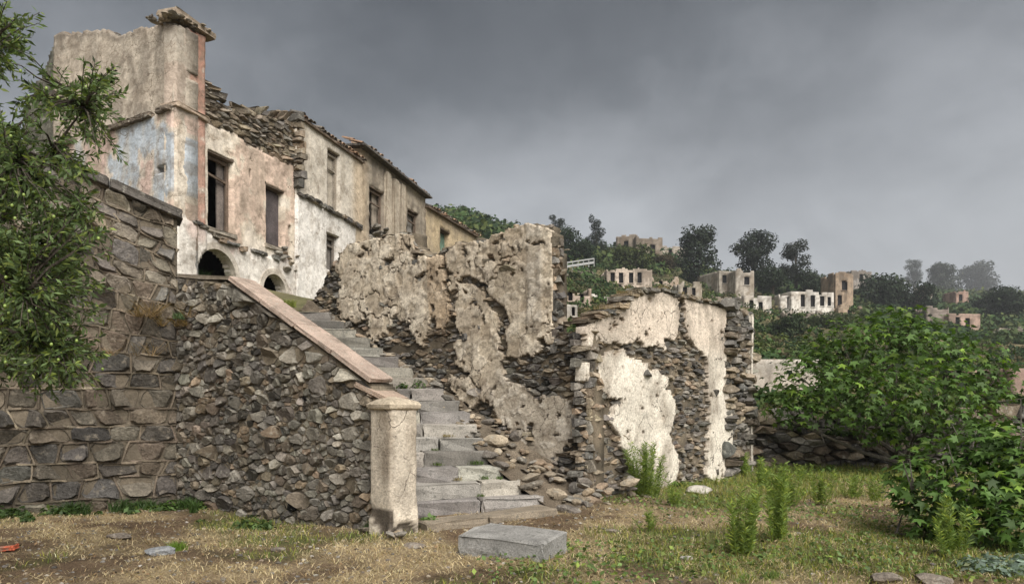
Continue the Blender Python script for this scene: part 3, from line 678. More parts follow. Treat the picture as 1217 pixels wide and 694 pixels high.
# ================================================================== RUINED GABLE WALL B
B0 = np.array((1.15, 9.98)); PB = Plane(B0, (3.12, 3.08)); LB = PB.u(872)
wb = thing('ruined_gable_wall', 'ruined gable wall with pale peeling plaster and a rubble end beside the fig tree', 'wall', (*B0, 0))
topB = prof(PB.poly([(690, 394), (709, 378), (735, 369), (745, 356), (762, 346), (790, 346), (820, 355), (857, 365), (875, 368)]))
tB = lambda u: topB(u) + (fbm(u * 5, u * 0 + 8, 4, 91) - .5) * .10
P_B = [PB.poly(p) for p in (
 [(689,380),(709,366),(736,358),(745,345),(764,332),(797,332),(806,360),(804,399),(787,399),(790,413),(778,406),(751,404),(728,401),(700,406)],
 [(817,345),(838,345),(860,352),(863,434),(868,484),(874,563),(872,580),(857,575),(843,560),(847,493),(843,452),(843,424),(820,397)],
 [(693,438),(732,422),(760,429),(774,443),(792,452),(787,466),(801,477),(799,503),(792,516),(806,549),(804,572),(778,578),(751,549),(739,516),(728,498),(746,473),(728,468),(704,457)])]
def fieldB(u, v):
    n = fbm(u * 6, v * 6, 4, 92) - .5; f = np.full(u.shape, -9.0)
    for p in P_B: f = np.maximum(f, sdpoly(u, v, p))
    n = n + (fbm(u * 18, v * 18, 3, 88) - .5) * .45; rd = np.abs(fbm(u * 1.8 + 5, v * 1.8, 4, 184) - .5); f = np.minimum(f, rd * 1.1 - .012 * sst(.45, .55, fbm(u * 1.1, v * 1.1, 2, 185))); return np.minimum(f + .06 + n * .19, (.76 - fbm(u * 5, v * 5, 5, 93)) * .5)
def reliefB(u, v):
    f = fieldB(u, v); return -.008 + (fbm(u * 8, v * 8, 5, 94) - .5) * .012 + (fbm(u * 24, v * 24, 3, 90) - .5) * .006 + (fbm(u * 1.2, v * 1.2, 3, 95) - .5) * .04
def colB(u, v):
    n = fbm(u * 2.5, v * 1.2, 4, 96); s = fbm(u * 9, v * 1.2, 4, 97); f = fieldB(u, v)
    wh = np.array((0.80, 0.735, 0.625)); pk = np.array((0.70, 0.58, 0.47)); dk = np.array((0.36, 0.31, 0.25))
    upr = sst(2.2, 2.6, v)[..., None]; c = wh * (1 - upr * .7) + pk * upr * .7
    t = (sst(.5, .75, n))[..., None] * .75; c = c * (1 - t) + dk * t
    t = (sst(.5, .7, s) * sst(2.4, 3.4, v))[..., None] * .6; c = c * (1 - t) + dk * t
    ed = (1 - sst(0, .04, f))[..., None] * .4; return c * (1 - ed) + np.array((.27, .2, .14)) * ed
sheet('wall_core', PB, np.arange(0.16, LB, .06), np.arange(-.3, 3.9, .06), lambda u, v: v < tB(u), lambda u, v: (fbm(u * 4, v * 6, 4, 98) - .5) * .07 - .10, ccoreA, M_MORTAR, wb, .3, back=True)
sheet('plaster_patch', PB, np.arange(-.1, LB, .023), np.arange(-.05, 3.7, .023), lambda u, v: (fieldB(u, v) > 0) & (v < tB(u) - .02), reliefB, colB, M_PLAST, wb, .18, comps=True, smooth=False, minq=10)
okB = lambda u, v: (fieldB(u, v) < -.004) & (v < tB(u) - .03)
pts, rad = darts((-.08, LB - .03), (-.1, 3.7), [.15, .12, .095, .08, .066, .055, .045], 2.6, okB, [50, 160, 400, 800, 1300, 1700, 2000], .84)
st = []
for i, pg in cells_of(pts, rad, 2.6):
    pg = [(min(a, LB), min(b, float(tB(np.array([a]))[0]))) for a, b in pg]
    if np.ptp([a for a, b in pg]) < .03 or np.ptp([b for a, b in pg]) < .025: continue
    V, Fc, A = stone_geo(PB, pg, -.11 + R.uniform(-.04, .02), min(rad[i], .1) * R.uniform(.3, .9), .009, .5, rad[i] > .09, .7)
    st.append((V, Fc, A, pal(SLATE + GREY[:2] + WARM[:2], .28)))
place_stones(st, wb, M_STONE)
# the broken end of the gable: courses of flat stones on the thickness
PE = Plane(PB.pos(LB - .01, 0, -.02)[:2], (0.75, 1.0)); LE = PE.u(893)
tE = lambda u: 3.36 - .06 * u
sheet('end_core', PE, np.linspace(0, LE, 14), np.arange(-.3, 3.5, .1), lambda u, v: v < tE(u), lambda u, v: (fbm(u * 4, v * 6, 4, 99) - .5) * .1 - .05, ccoreA, M_MORTAR, wb, .12)
pts, rad = darts((0.02, LE - .1), (-.1, 3.3), [.2, .16, .13, .105, .085, .07], 2.6, lambda u, v: v < tE(u) - .04, 500, .84)
st = []
for i, pg in cells_of(pts, rad, 2.6):
    V, Fc, A = stone_geo(PE, pg, -.05 + R.uniform(-.05, .02), rad[i] * R.uniform(.3, .8), .009, .5, rad[i] > .09, .7); st.append((V, Fc, A, pal(SLATE, .28)))
place_stones(st, wb, M_STONE, name='end_stone', rest='small_end_stones')
V, Fc = box_geo(PE.pos(LE - .09, 1.62, -.02), np.append(PE.d * .05, 0), np.append(PE.n * .06, 0), (0, 0, 1.66), .05, .012); build('plaster_edge', V, Fc, M_PLAST, wb, (.70, .64, .55))
for u in np.arange(0, LB, .16):                                                         # thin slabs and stones on top
    z = float(tB(np.array([u]))[0])
    V, Fc = box_geo(PB.pos(u, z + .02, -.16 + R.uniform(-.03, .03)), np.append(PB.d * R.uniform(.08, .14), R.uniform(-.02, .01)), np.append(PB.n * R.uniform(.16, .24), 0), (0, 0, R.uniform(.015, .035)), .15, .008)
    build('top_slab', V, Fc, M_STONE, wb, pal(SLATE + WARM[:1]))
for k in range(30):                                                                     # foot rubble left of the plaster
    u = R.uniform(-.5, 1.1); rock(wb, (*PB.pos(u, 0, R.uniform(.02, .4))[:2], R.uniform(-.02, .35) * (1 if u < .8 else .3)), R.choice((.06, .08, .1, .14)), name='fallen_stone')

# ================================================================== DRY STONE WALL D
PD = Plane((5.2, 15.0), (1, 0.05)); LD = 9.0
wd_ = thing('dry_stone_wall', 'low dark dry stone wall in the shade under the fig tree', 'wall', (5.2, 15.0, 0))
tD = lambda u: 1.05 + .12 * np.sin(np.asarray(u) * 1.3) + (fbm(np.asarray(u) * 3, np.asarray(u) * 0, 3, 101) - .5) * .25
sheet('wall_core', PD, np.linspace(-.2, LD, 70), np.arange(-.3, 1.6, .1), lambda u, v: v < tD(u) - .05, -.08, ccoreA, M_STONE, wd_, .5, back=True)
pts, rad = darts((-.1, LD), (-.05, 1.3), [.22, .18, .14, .11, .09], 2.2, lambda u, v: v < tD(u), 700, .84)
st = []
for i, pg in cells_of(pts, rad, 2.2):
    V, Fc, A = stone_geo(PD, pg, -.06 + R.uniform(-.05, .03), rad[i] * R.uniform(.4, .9), .012, .5, False, .72); st.append((V, Fc, A, pal(SLATE, .28)))
place_stones(st, wd_, M_STONE)

# ================================================================== TERRACE behind the parapet
TX, TY = np.meshgrid(np.linspace(-15, -1.2, 70), np.linspace(8.4, 22, 70), indexing='ij')
TZ = 3.2 + .9 * sst(12.5, 18, TY) + sst(17, 22, TY) * .25 + (fbm(TX * 2, TY * 2, 3, 111) - .5) * .1 + np.clip(-5.2 - TX, 0, 5) * .22
dS = (TX - WR[0]) * PS.n[0] + (TY - WR[1]) * PS.n[1]; dW = (TX - WR[0]) * PW.n[0] + (TY - WR[1]) * PW.n[1]
sA = (TX - R1[0]) * A_[0] + (TY - R1[1]) * A_[1]; sB = (TX - A0[0]) * PA.n[0] + (TY - A0[1]) * PA.n[1]
nBv = np.array((-B_[1], B_[0])); kk = ((TX - R1[0]) * nBv[0] + (TY - R1[1]) * nBv[1]) / abs(A_ @ nBv) / GO         # stair coordinate
ok = (((kk > NST - .3) & (sB > -.2)) | ((TX < WR[0] - .2) & (kk > NST - 3))) & (dS < -.25) & (dW < -.25) | ((dW < -.25) & (TX < WR[0] - .5) & (dS < -.3)) | ((TY > 14.2) & (TX < -3.6))
idx = np.arange(TX.size).reshape(TX.shape); Q = np.stack((idx[:-1, :-1], idx[1:, :-1], idx[1:, 1:], idx[:-1, 1:]), -1).reshape(-1, 4); Q = Q[ok.ravel()[Q].all(1)]
nn_ = fbm(TX, TY, 3, 112)[..., None]
build('terrace', np.stack((TX, TY, TZ), -1).reshape(-1, 3), Q, M_GROUND, None, (np.array((.16, .13, .08)) * (1 - nn_) + np.array((.12, .13, .05)) * nn_).reshape(-1, 3), True)['kind'] = 'structure'

# ================================================================== ROW OF HOUSES
F0 = np.array((-7.53, 15.0)); PF = Plane(F0, (0.327, 1.0)); PG = Plane(F0, (-0.88, 0.475))
def grid_with(a, b, step, extra):
    g = list(np.arange(a, b, step)) + [b]; ex = [x for x in extra if a < x < b]
    g = [x for x in g if all(abs(x - q) > step * .45 for q in ex)] + ex; return np.array(sorted(g))
def opening(pl, x0, x1, yt, yb): 
    u0, z1 = pl.uz(x0, yt); _, z0 = pl.uz(x0, yb); return (u0, pl.u(x1), z0, z1)
def in_open(u, v, ops, arch=()):
    r = np.zeros(u.shape, bool)
    for a, b, z0, z1 in ops: r |= (u > min(a, b)) & (u < max(a, b)) & (v > z0) & (v < z1)
    for a, b, z0, z1 in arch:
        rr = abs(b - a) / 2; m = (a + b) / 2; zs = z1 - rr
        r |= (abs(u - m) < rr) & (v > z0) & (v < zs) | (((u - m) ** 2 + (v - zs) ** 2) < rr * rr) & (v >= zs)
    return r
def jamb(parent, pl, op, depth, name='window', m=M_DARK, c=(.05, .045, .04), shut=None, frame=True):
    a, b, z0, z1 = op; a, b = min(a, b), max(a, b)
    t = []
    V, Fc = box_geo(pl.pos((a + b) / 2, z1 + .01, -depth / 2 - .01), np.append(pl.d * ((b - a) / 2 + .03), 0), np.append(pl.n * depth / 2, 0), (0, 0, .05), .05, .004)
    w_ = build('window_lintel' if name == 'window' else name + '_lintel', V, Fc, M_WOOD, parent, (.13, .10, .075))
    V, Fc = box_geo(pl.pos((a + b) / 2, z0 - .04, -depth / 2 + .06), np.append(pl.d * ((b - a) / 2 + .06), 0), np.append(pl.n * depth / 2, 0), (0, 0, .05), .05, .006)
    build(name + '_sill', V, Fc, M_STONE, parent, (.3, .26, .21))
    if shut:
        f, cc_, hd = shut
        V, Fc = box_geo(pl.pos(a + (b - a) * (1 - f / 2), (z0 + z1) / 2 - .02, -hd), np.append(pl.d * (b - a) * f / 2, 0), np.append(pl.n * .02, 0), (0, 0, (z1 - z0) / 2 - .06), .04, .003)
        build('shutter', V, Fc, M_WOOD, parent, cc_)
def frame(parent, pl, op, hd, cc_=(.16, .12, .09), bars=1):
    a, b, z0, z1 = op; a, b = min(a, b), max(a, b); q = []
    for u in (a + .04, b - .04): q.append(box_geo(pl.pos(u, (z0 + z1) / 2, -hd), np.append(pl.d * .035, 0), np.append(pl.n * .035, 0), (0, 0, (z1 - z0) / 2 - .03), .1, .004))
    q.append(box_geo(pl.pos((a + b) / 2, z1 - .1, -hd), np.append(pl.d * (b - a) / 2 * .95, 0), np.append(pl.n * .03, 0), (0, 0, .035), .1, .004))
    for k in range(bars): q.append(box_geo(pl.pos((a + b) / 2, z0 + (z1 - z0) * (.72 if k == 0 else .4), -hd), np.append(pl.d * (b - a) / 2 * .95, R.uniform(-.05, .05)), np.append(pl.n * .025, 0), (0, 0, .025), .1, .004))
    V, Fc = merge(q); build('window_frame', V, Fc, M_WOOD, parent, cc_)
def streak(u, v, s): return fbm(u * 4, v * .7, 4, s)
def mixc(c, t, d): t = np.asarray(t)[..., None]; return c * (1 - t) + np.array(d) * t
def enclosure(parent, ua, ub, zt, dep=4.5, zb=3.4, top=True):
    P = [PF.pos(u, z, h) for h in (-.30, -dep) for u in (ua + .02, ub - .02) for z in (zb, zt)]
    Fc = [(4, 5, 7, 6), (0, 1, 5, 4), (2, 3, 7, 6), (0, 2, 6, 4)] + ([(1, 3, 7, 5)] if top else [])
    build('shade_box', P, Fc, M_DARK, parent, (.045, .04, .036))  # closed box added behind the openings, coloured near-black to keep them dark

# ---- house with the tall corner pier
h1 = thing('ruined_house', 'roofless pink and cream corner house with tall pier and two arches', 'house', (*F0, 3.6))
u_p = PF.u(243); u_1 = PF.u(350)
ptopz = prof([PF.uz(207, 30), (u_p, PF.uz(243, 44)[1])])
wins1 = [opening(PF, 247, 278, 177, 270), opening(PF, 316, 338, 218, 290)]
arch1 = [(PF.u(231), PF.u(279), 3.4, PF.uz(254, 295)[1]), (PF.u(310), PF.u(338), 3.4, PF.uz(324, 325)[1])]
top1 = prof(PF.poly([(243, 98), (252, 100), (262, 122), (276, 124), (290, 127), (300, 130), (308, 140), (322, 150), (335, 148), (350, 150)]))
pb1 = prof(PF.poly([(243, 143), (275, 160), (310, 178), (350, 200)]))
t1 = lambda u: np.where(u < u_p, ptopz(u), top1(u) + (fbm(u * 4, u * 0, 3, 121) - .5) * .45)
string1 = prof(PF.poly([(205, 258), (225, 262), (260, 285), (290, 297), (320, 305), (345, 312)]))
def col1(u, v):
    n = fbm(u * 1.6, v * 1.3, 4, 122); s = streak(u, v, 123); k = fbm(u * 5, v * 5, 4, 124)
    c = np.broadcast_to(np.array((.74, .645, .52)), u.shape + (3,)); c = mixc(c, sst(.52, .56, n + (k - .5) * .3) * .5, (.66, .43, .34)); c = mixc(c, sst(.5, .68, s) * .5, (.44, .36, .28)); c = mixc(c, sst(.45, .42, n + (k - .5) * .3) * .5, (.78, .71, .61))
    c = mixc(c, ((u < u_p) & (u > .42)) * .7 * sst(.3, .5, k + .15), (.42, .17, .115)); c = mixc(c, ((u < .42)) * .6 * (v > 7.8), (.34, .30, .25))
    lo = sst(-.12, .0, string1(u) - v + (k - .5) * .3); c = mixc(c, lo, (.78, .73, .66)); c = mixc(c, lo * sst(.5, .7, n) * .5, (.62, .42, .36))
    c = mixc(c, sst(.6, .72, k) * .45, (.30, .24, .18))
    return mixc(c, (u >= u_p) & (v > pb1(u) + (k - .5) * .3), (.13, .105, .08))
def rel1(u, v):
    k = fbm(u * 5, v * 5, 4, 124); r = (fbm(u * 6, v * 6, 4, 125) - .5) * .04
    return r + np.where((u >= u_p) & (v > pb1(u) + (k - .5) * .3), -.06, 0) + np.where(u < u_p, .05, 0) + .05 * sst(0, .06, string1(u) - v)
ex_u = [q for o in wins1 for q in o[:2]] + [u_p]; ex_v = [q for o in wins1 for q in o[2:]]
holes1 = [(PF.u(x0), PF.u(x1), PF.uz(x0, y1)[1], PF.uz(x0, y0)[1]) for x0, x1, y0, y1 in ((227, 231, 210, 219), (296, 299, 200, 211), (343, 346, 268, 275), (222, 229, 252, 262))]
sheet('wall', PF, grid_with(0, u_1, .055, ex_u), grid_with(3.3, 10.6, .055, ex_v), lambda u, v: (v < t1(u)) & ~in_open(u, v, wins1 + holes1, arch1), rel1, col1, M_FACADE, h1, .28, back=False)
jamb(h1, PF, wins1[0], .26, shut=(.3, (.2, .17, .15), .3)); jamb(h1, PF, wins1[1], .26, shut=(.97, (.10, .085, .085), .22))
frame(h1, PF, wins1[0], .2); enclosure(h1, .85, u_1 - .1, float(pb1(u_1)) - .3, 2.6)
for a_, (x0, x1) in zip(arch1, ((231, 279), (310, 338))):                               # arch rims
    rr = (a_[1] - a_[0]) / 2; m = (a_[0] + a_[1]) / 2; zs = a_[3] - rr; q = np.linspace(0, math.pi, 17); V = []
    for t in q:
        for r_, hh in ((rr - .02, -.08), (rr - .02, .07), (rr + .13, .07), (rr + .13, -.05)): V.append(PF.pos(m + r_ * math.cos(t), zs + r_ * math.sin(t), hh))
    Fc = [(4 * i + k, 4 * i + k + 1, 4 * i + 5 + k, 4 * i + 4 + k) for i in range(16) for k in range(3)]
    build('arch_rim', V, Fc, M_FACADE, h1, (.60, .54, .46))
pts, rad = darts((u_p, u_1), (6.0, 9.6), [.16, .13, .11, .09, .075, .06], 3.2, lambda u, v: (v < t1(u) - .03) & (v > pb1(u) + .06), 500, .84)
st = []
for i, pg in cells_of(pts, rad, 3.2):
    V, Fc, A = stone_geo(PF, pg, -.07 + R.uniform(-.04, .03), rad[i] * R.uniform(.3, .7), .01, .5, False, .7); st.append((V, Fc, A, pal(SLATE[2:5] + WARM[:3], .25)))
place_stones(st, h1, M_STONE)
for u in np.arange(u_p + .1, u_1, .16):
    z = float(t1(np.array([u]))[0])
    if R.random() < .7: rock(h1, PF.pos(u, z - .05, -.14), R.uniform(.05, .09), name='top_stone')
for (x0, y0, x1, y1, m_, c_) in ((208, 128, 243, 145, M_FACADE, (.42, .33, .25)), (199, 24, 249, 40, M_FACADE, (.36, .29, .22))):
    ua, za = PF.uz(max(x0, 205), y0); ub, zb = PF.uz(x1, y1); big = y0 < 50
    V, Fc = box_geo(PF.pos((ua + ub) / 2, (za + zb) / 2 + .05, -.12), np.append(PF.d * (abs(ub - ua) / 2 + .05), 0), np.append(PF.n * (.27 if big else .24), 0), (0, 0, .07 if big else .06), .12, .016)
    build('moulding', V, Fc, m_, h1, c_)
for k in range(60):
    uu_ = R.uniform(-.25, .98); rock(h1, PF.pos(uu_, float(ptopz(uu_)) + .08 + R.uniform(-.02, .16) * (1 - abs(uu_ - .35)), R.uniform(-.5, .2)), R.uniform(.05, .11), name='cap_rubble')
for k in range(16):                                                                     # broken string course over the arches
    u = PF.u(222 + k * 8); z = float(string1(u)) + R.uniform(-.03, .03); 
    V, Fc = box_geo(PF.pos(u, z, .06), np.append(PF.d * R.uniform(.08, .16), R.uniform(-.02, .02)), np.append(PF.n * R.uniform(.05, .12), 0), (0, 0, R.uniform(.02, .06)), .2, .01)
    if R.random() < .85: build('string_stone', V, Fc, M_STONE, h1, pal(WARM))
for k in range(14): rock(h1, PF.pos(PF.u(R.uniform(328, 350)), PF.uz(340, R.uniform(296, 322))[1], R.uniform(.02, .12)), R.uniform(.07, .15), name='broken_balcony_stone')
# front of the pier towards the camera
topG = prof(PG.poly([(62, 46), (70, 42), (95, 40), (120, 37), (140, 43), (152, 40), (165, 32), (195, 28), (207, 28)]))
tG = lambda u: topG(u) + (fbm(u * 5, u * 0 + 2, 4, 131) - .5) * .32
strG = prof(PG.poly([(60, 178), (102, 165), (150, 150), (207, 129)])); LG = PG.u(62)
def colG(u, v):
    n = fbm(u * 1.5, v * 1.5, 4, 132); s = streak(u, v, 133); k = fbm(u * 6, v * 6, 4, 134); q = fbm(u * 2.2 + 5, v * .9, 3, 136)
    c = np.broadcast_to(np.array((.58, .505, .41)), u.shape + (3,)); c = mixc(c, sst(.45, .65, s) * .6, (.25, .215, .175)); c = mixc(c, sst(.5, .65, n) * .5, (.52, .44, .35)); c = mixc(c, sst(.25, .0, topG(u) - v) * .6, (.16, .135, .11))
    lo = sst(0, .1, strG(u) - v); c = mixc(c, lo, (.66, .58, .49)); c = mixc(c, lo * sst(.51, .54, q + (k - .5) * .25) * .75, (.44, .53, .62)); c = mixc(c, lo * sst(.44, .41, q + (k - .5) * .25) * .6, (.64, .43, .37)); c = mixc(c, lo * sst(.5, .7, s) * .4, (.50, .42, .30))
    return mixc(c, sst(.6, .72, k) * .5, (.22, .18, .14))
holesG = [(PG.u(x1), PG.u(x0), PG.uz(x0, y1)[1], PG.uz(x0, y0)[1]) for x0, x1, y0, y1 in ((201, 206, 78, 88), (189, 199, 200, 209))]
sheet('front_wall', PG, np.arange(0, LG, .055), np.arange(3.3, 11.6, .055), lambda u, v: (v < tG(u)) & ~in_open(u, v, holesG), lambda u, v: (fbm(u * 6, v * 6, 4, 135) - .5) * .05 + .05 * (v < strG(u)), colG, M_FACADE, h1, .6, back=True)
uu = np.linspace(0, LG, 22)
for a, b in zip(uu[:-1], uu[1:]):
    if R.random() < .2: continue
    V, Fc = box_geo(PG.pos((a + b) / 2, float(strG((a + b) / 2)), .06), np.append(PG.d * (b - a) / 2 * .97, (float(strG(b)) - float(strG(a))) / 2), np.append(PG.n * .09, 0), (0, 0, .05), .15, .01); build('string_stone', V, Fc, M_STONE, h1, (.16, .13, .10))
for u in np.arange(0.1, LG, .17): rock(h1, PG.pos(u, float(tG(np.array([u]))[0]), -.2), R.uniform(.06, .13), name='top_stone')
# dark mossy stub wall at its far end
PQ = Plane(PG.pos(LG, 0, -.1)[:2], (-.88, .475))
sheet('stub_wall', PQ, np.arange(0, 1.6, .08), np.arange(3.3, 11, .08), lambda u, v: v < PG.uz(60, 46)[1] - u * .95 + (fbm(u * 4, v * 0, 3, 141) - .5) * .5, lambda u, v: (fbm(u * 4, v * 4, 3, 142) - .5) * .12, lambda u, v: np.broadcast_to(np.array((.12, .115, .09)), u.shape + (3,)), M_STONE, h1, .5, back=True)

# ---- second house: cream, tiled eave
u_2 = PF.u(429)
h2 = thing('ruined_house', 'cream and white ruined house with a tiled eave next to the corner house', 'house', (*PF.pos((u_1 + u_2) / 2, 0, 0)[:2], 4))
z2 = prof(PF.poly([(350, 138), (429, 194)])); s2 = prof(PF.poly([(352, 232), (380, 246), (425, 272), (430, 275)]))
win2 = [opening(PF, 387, 402, 176, 250), opening(PF, 385, 400, 276, 320)]
def col2(u, v):
    n = fbm(u * 1.3, v * 1.3, 4, 151); s = streak(u, v, 152); k = fbm(u * 5, v * 5, 4, 153)
    c = np.broadcast_to(np.array((.64, .58, .49)), u.shape + (3,)); c = mixc(c, sst(.45, .65, s) * .4, (.42, .36, .28)); c = mixc(c, sst(u_2 - .9, u_2 - .2, u) * .6, (.47, .34, .20)); c = mixc(c, sst(u_1 + .8, u_1, u) * sst(7, 5, v) * .5, (.52, .33, .24))
    lo = sst(0, .1, s2(u) - v); c = mixc(c, lo * (u < u_2 - .5), (.80, .76, .70)); return mixc(c, sst(.6, .72, k) * .4, (.3, .25, .19))
sheet('wall', PF, grid_with(u_1, u_2, .06, [q for o in win2 for q in o[:2]]), grid_with(3.6, 10.5, .06, [q for o in win2 for q in o[2:]]), lambda u, v: (v < z2(u)) & ~in_open(u, v, win2), lambda u, v: .06 + (fbm(u * 5, v * 5, 4, 154) - .5) * .04 + .04 * (v < s2(u)), col2, M_FACADE, h2, .3)
jamb(h2, PF, win2[0], .28, shut=(1, (.42, .37, .30), .18)); jamb(h2, PF, win2[1], .28, shut=(.9, (.2, .18, .16), .22))
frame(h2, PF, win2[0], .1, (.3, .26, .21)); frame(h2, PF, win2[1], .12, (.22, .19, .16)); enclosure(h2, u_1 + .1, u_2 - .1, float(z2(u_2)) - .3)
for k in range(22):
    u = u_1 + .15 + k * (u_2 - u_1 - .3) / 22; z = float(s2(u)) + R.uniform(-.02, .05)
    if R.random() < .8:
        V, Fc = box_geo(PF.pos(u, z, .12), np.append(PF.d * R.uniform(.1, .18), -.02), np.append(PF.n * R.uniform(.06, .14), 0), (0, 0, R.uniform(.03, .06)), .2, .01); build('string_stone', V, Fc, M_STONE, h2, pal(SLATE + WARM))
# party wall end rising above the neighbour
P2 = Plane(PF.pos(u_1, 0, .05)[:2], (-0.95, 0.31)); zc = float(z2(u_1))
sheet('party_wall', P2, np.arange(0, 5, .1), np.arange(5.5, 11.5, .1), lambda u, v: v < zc + u * .22 + (fbm(u * 4, u * 0, 3, 155) - .5) * .25, lambda u, v: (fbm(u * 4, v * 6, 3, 156) - .5) * .1 - .05, ccoreA, M_MORTAR, h2, .4)
pts, rad = darts((0.02, 2.6), (7.5, 10.6), [.16, .13, .105, .085, .07], 2.4, lambda u, v: (v < zc + u * .22 - .05) & (v > 7.55), 500, .84)
st = []
for i, pg in cells_of(pts, rad, 2.4):
    V, Fc, A = stone_geo(P2, pg, -.05 + R.uniform(-.04, .04), rad[i] * R.uniform(.4, .9), .012, .5, False, .7); st.append((V, Fc, A, pal(SLATE + WARM[:2], .25)))
place_stones(st, h2, M_STONE)
# tiles
def tile_mesh():
    V = []; n = 7
    for y, r in ((0, 1.0), (1, .82)):
        for rr in (r, r - .18):
            for k in range(n): a = math.pi * k / (n - 1); V.append((math.cos(a) * .095 * rr, y * .42, math.sin(a) * .07 * rr))
    Fc = []
    for k in range(n - 1):
        Fc += [(k, k + 1, 14 + k + 1, 14 + k), (7 + k + 1, 7 + k, 21 + k, 21 + k + 1), (k + 1, k, 7 + k, 7 + k + 1), (14 + k, 14 + k + 1, 21 + k + 1, 21 + k)]
    return V, Fc
TILES = [mesh('roof_tile', *tile_mesh(), c) for c in ((.27, .17, .11), (.20, .15, .11), (.16, .135, .11), (.33, .22, .15), (.12, .11, .095))]
def tiles(parent, ua, ub, zf, step=.2, miss=.1, rows_=3):
    a = math.atan2(-PF.n[0], PF.n[1]) + math.pi
    rz = math.atan2(-PF.n[1], -PF.n[0]) - math.pi / 2
    for r_ in range(rows_):
        u = ua
        while u < ub:
            if R.random() > miss:
                p = PF.pos(u, float(zf(u)) + .03 + r_ * .13 + R.uniform(-.015, .02), .22 - r_ * .34 + R.uniform(-.04, .04))
                link('roof_tile', R.choice(TILES), M_TILE, parent, loc=tuple(p), rot=(math.radians(20) + R.uniform(-.06, .06), R.uniform(-.12, .12), rz + R.uniform(-.12, .12)), scale=(1, 1.05, 1))
            u += step
def roof_deck(parent, ua, ub, zf, m=M_TILE, c=(.16, .12, .09), out=.16, rise=.35, dep=4.5):
    P = []
    for u in (ua, ub):
        z = float(zf(u))
        for h, dz in ((out, 0), (-dep, rise)):
            for t in (-.04, .025): P.append(PF.pos(u, z + dz + t, h))
    build('roof_deck', P, [(0, 1, 5, 4), (1, 3, 7, 5), (2, 0, 4, 6), (3, 2, 6, 7), (0, 2, 3, 1), (4, 5, 7, 6)], m, parent, c)
roof_deck(h2, u_1 + .05, u_2, z2); tiles(h2, u_1 + .1, u_2, z2, .19, .12)
# ---- third house: grey-brown, bare, chimney
u_3 = PF.u(506)
h3 = thing('ruined_house', 'grey weathered ruined house with broken chimney in the middle of the row', 'house', (*PF.pos((u_2 + u_3) / 2, 0, 0)[:2], 5))
z3 = prof(PF.poly([(420, 170), (429, 174), (480, 214), (506, 236)])); win3 = [opening(PF, 439, 456, 220, 282), opening(PF, 484, 497, 247, 290)]
def col3(u, v):
    n = fbm(u * 1.5, v * 1.2, 4, 161); s = streak(u, v, 162); k = fbm(u * 4, v * 4, 4, 163)
    c = np.broadcast_to(np.array((.36, .31, .245)), u.shape + (3,)); c = mixc(c, sst(.45, .65, s) * .6, (.17, .145, .115)); c = mixc(c, sst(.5, .65, n) * .5, (.46, .39, .29)); c = mixc(c, sst(.55, .7, k) * .5, (.14, .115, .09)); return mixc(c, sst(u_2 + .7, u_2, u) * .6, (.5, .38, .25))
sheet('wall', PF, grid_with(u_2, u_3, .07, [q for o in win3 for q in o[:2]]), grid_with(4, 11, .07, [q for o in win3 for q in o[2:]]), lambda u, v: (v < z3(u)) & ~in_open(u, v, win3), lambda u, v: (fbm(u * 5, v * 5, 4, 164) - .5) * .10, col3, M_FACADE, h3, .3)
jamb(h3, PF, win3[0], .28, shut=(.35, (.35, .3, .24), .3)); jamb(h3, PF, win3[1], .28, shut=(.4, (.3, .28, .25), .3))
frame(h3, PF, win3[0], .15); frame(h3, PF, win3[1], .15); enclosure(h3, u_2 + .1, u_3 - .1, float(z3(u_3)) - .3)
roof_deck(h3, u_2 - .25, u_3, z3, M_STONE, (.09, .08, .07), .3); tiles(h3, u_2 - .2, u_3, z3, .24, .3, 2)
for x0 in (459, 468, 476):
    ua, za = PF.uz(x0, 205 + (x0 - 459) * .8); V, Fc = box_geo(PF.pos(ua, za - 2, .07), np.append(PF.d * .16, 0), np.append(PF.n * .07, 0), (0, 0, 1.95), .08, .015); build('pilaster', V, Fc, M_FACADE, h3, (.42, .36, .28))
for (x0, x1, yt, yb) in ((478, 503, 208, 236),):
    ua, zt = PF.uz(x0, yt); ub = PF.u(x1); zb = float(z3(ua)) - .3
    V, Fc = box_geo(PF.pos((ua + ub) / 2, (zt + zb) / 2, -.5), np.append(PF.d * (ub - ua) / 2, 0), np.append(PF.n * .4, 0), (0, 0, (zt - zb) / 2), .08, .03); ch = build('chimney', V, Fc, M_STONE, h3, (.19, .165, .13))
    for k in range(8): rock(ch, PF.pos(R.uniform(ua, ub), zt + .02, R.uniform(-.8, -.2)), R.uniform(.1, .2), name='chimney_stone')
for k in range(12): rock(h3, PF.pos(PF.u(R.uniform(440, 458)), PF.uz(448, R.uniform(270, 284))[1], R.uniform(-.1, .25)), R.uniform(.1, .2), name='sill_rubble', k=1)
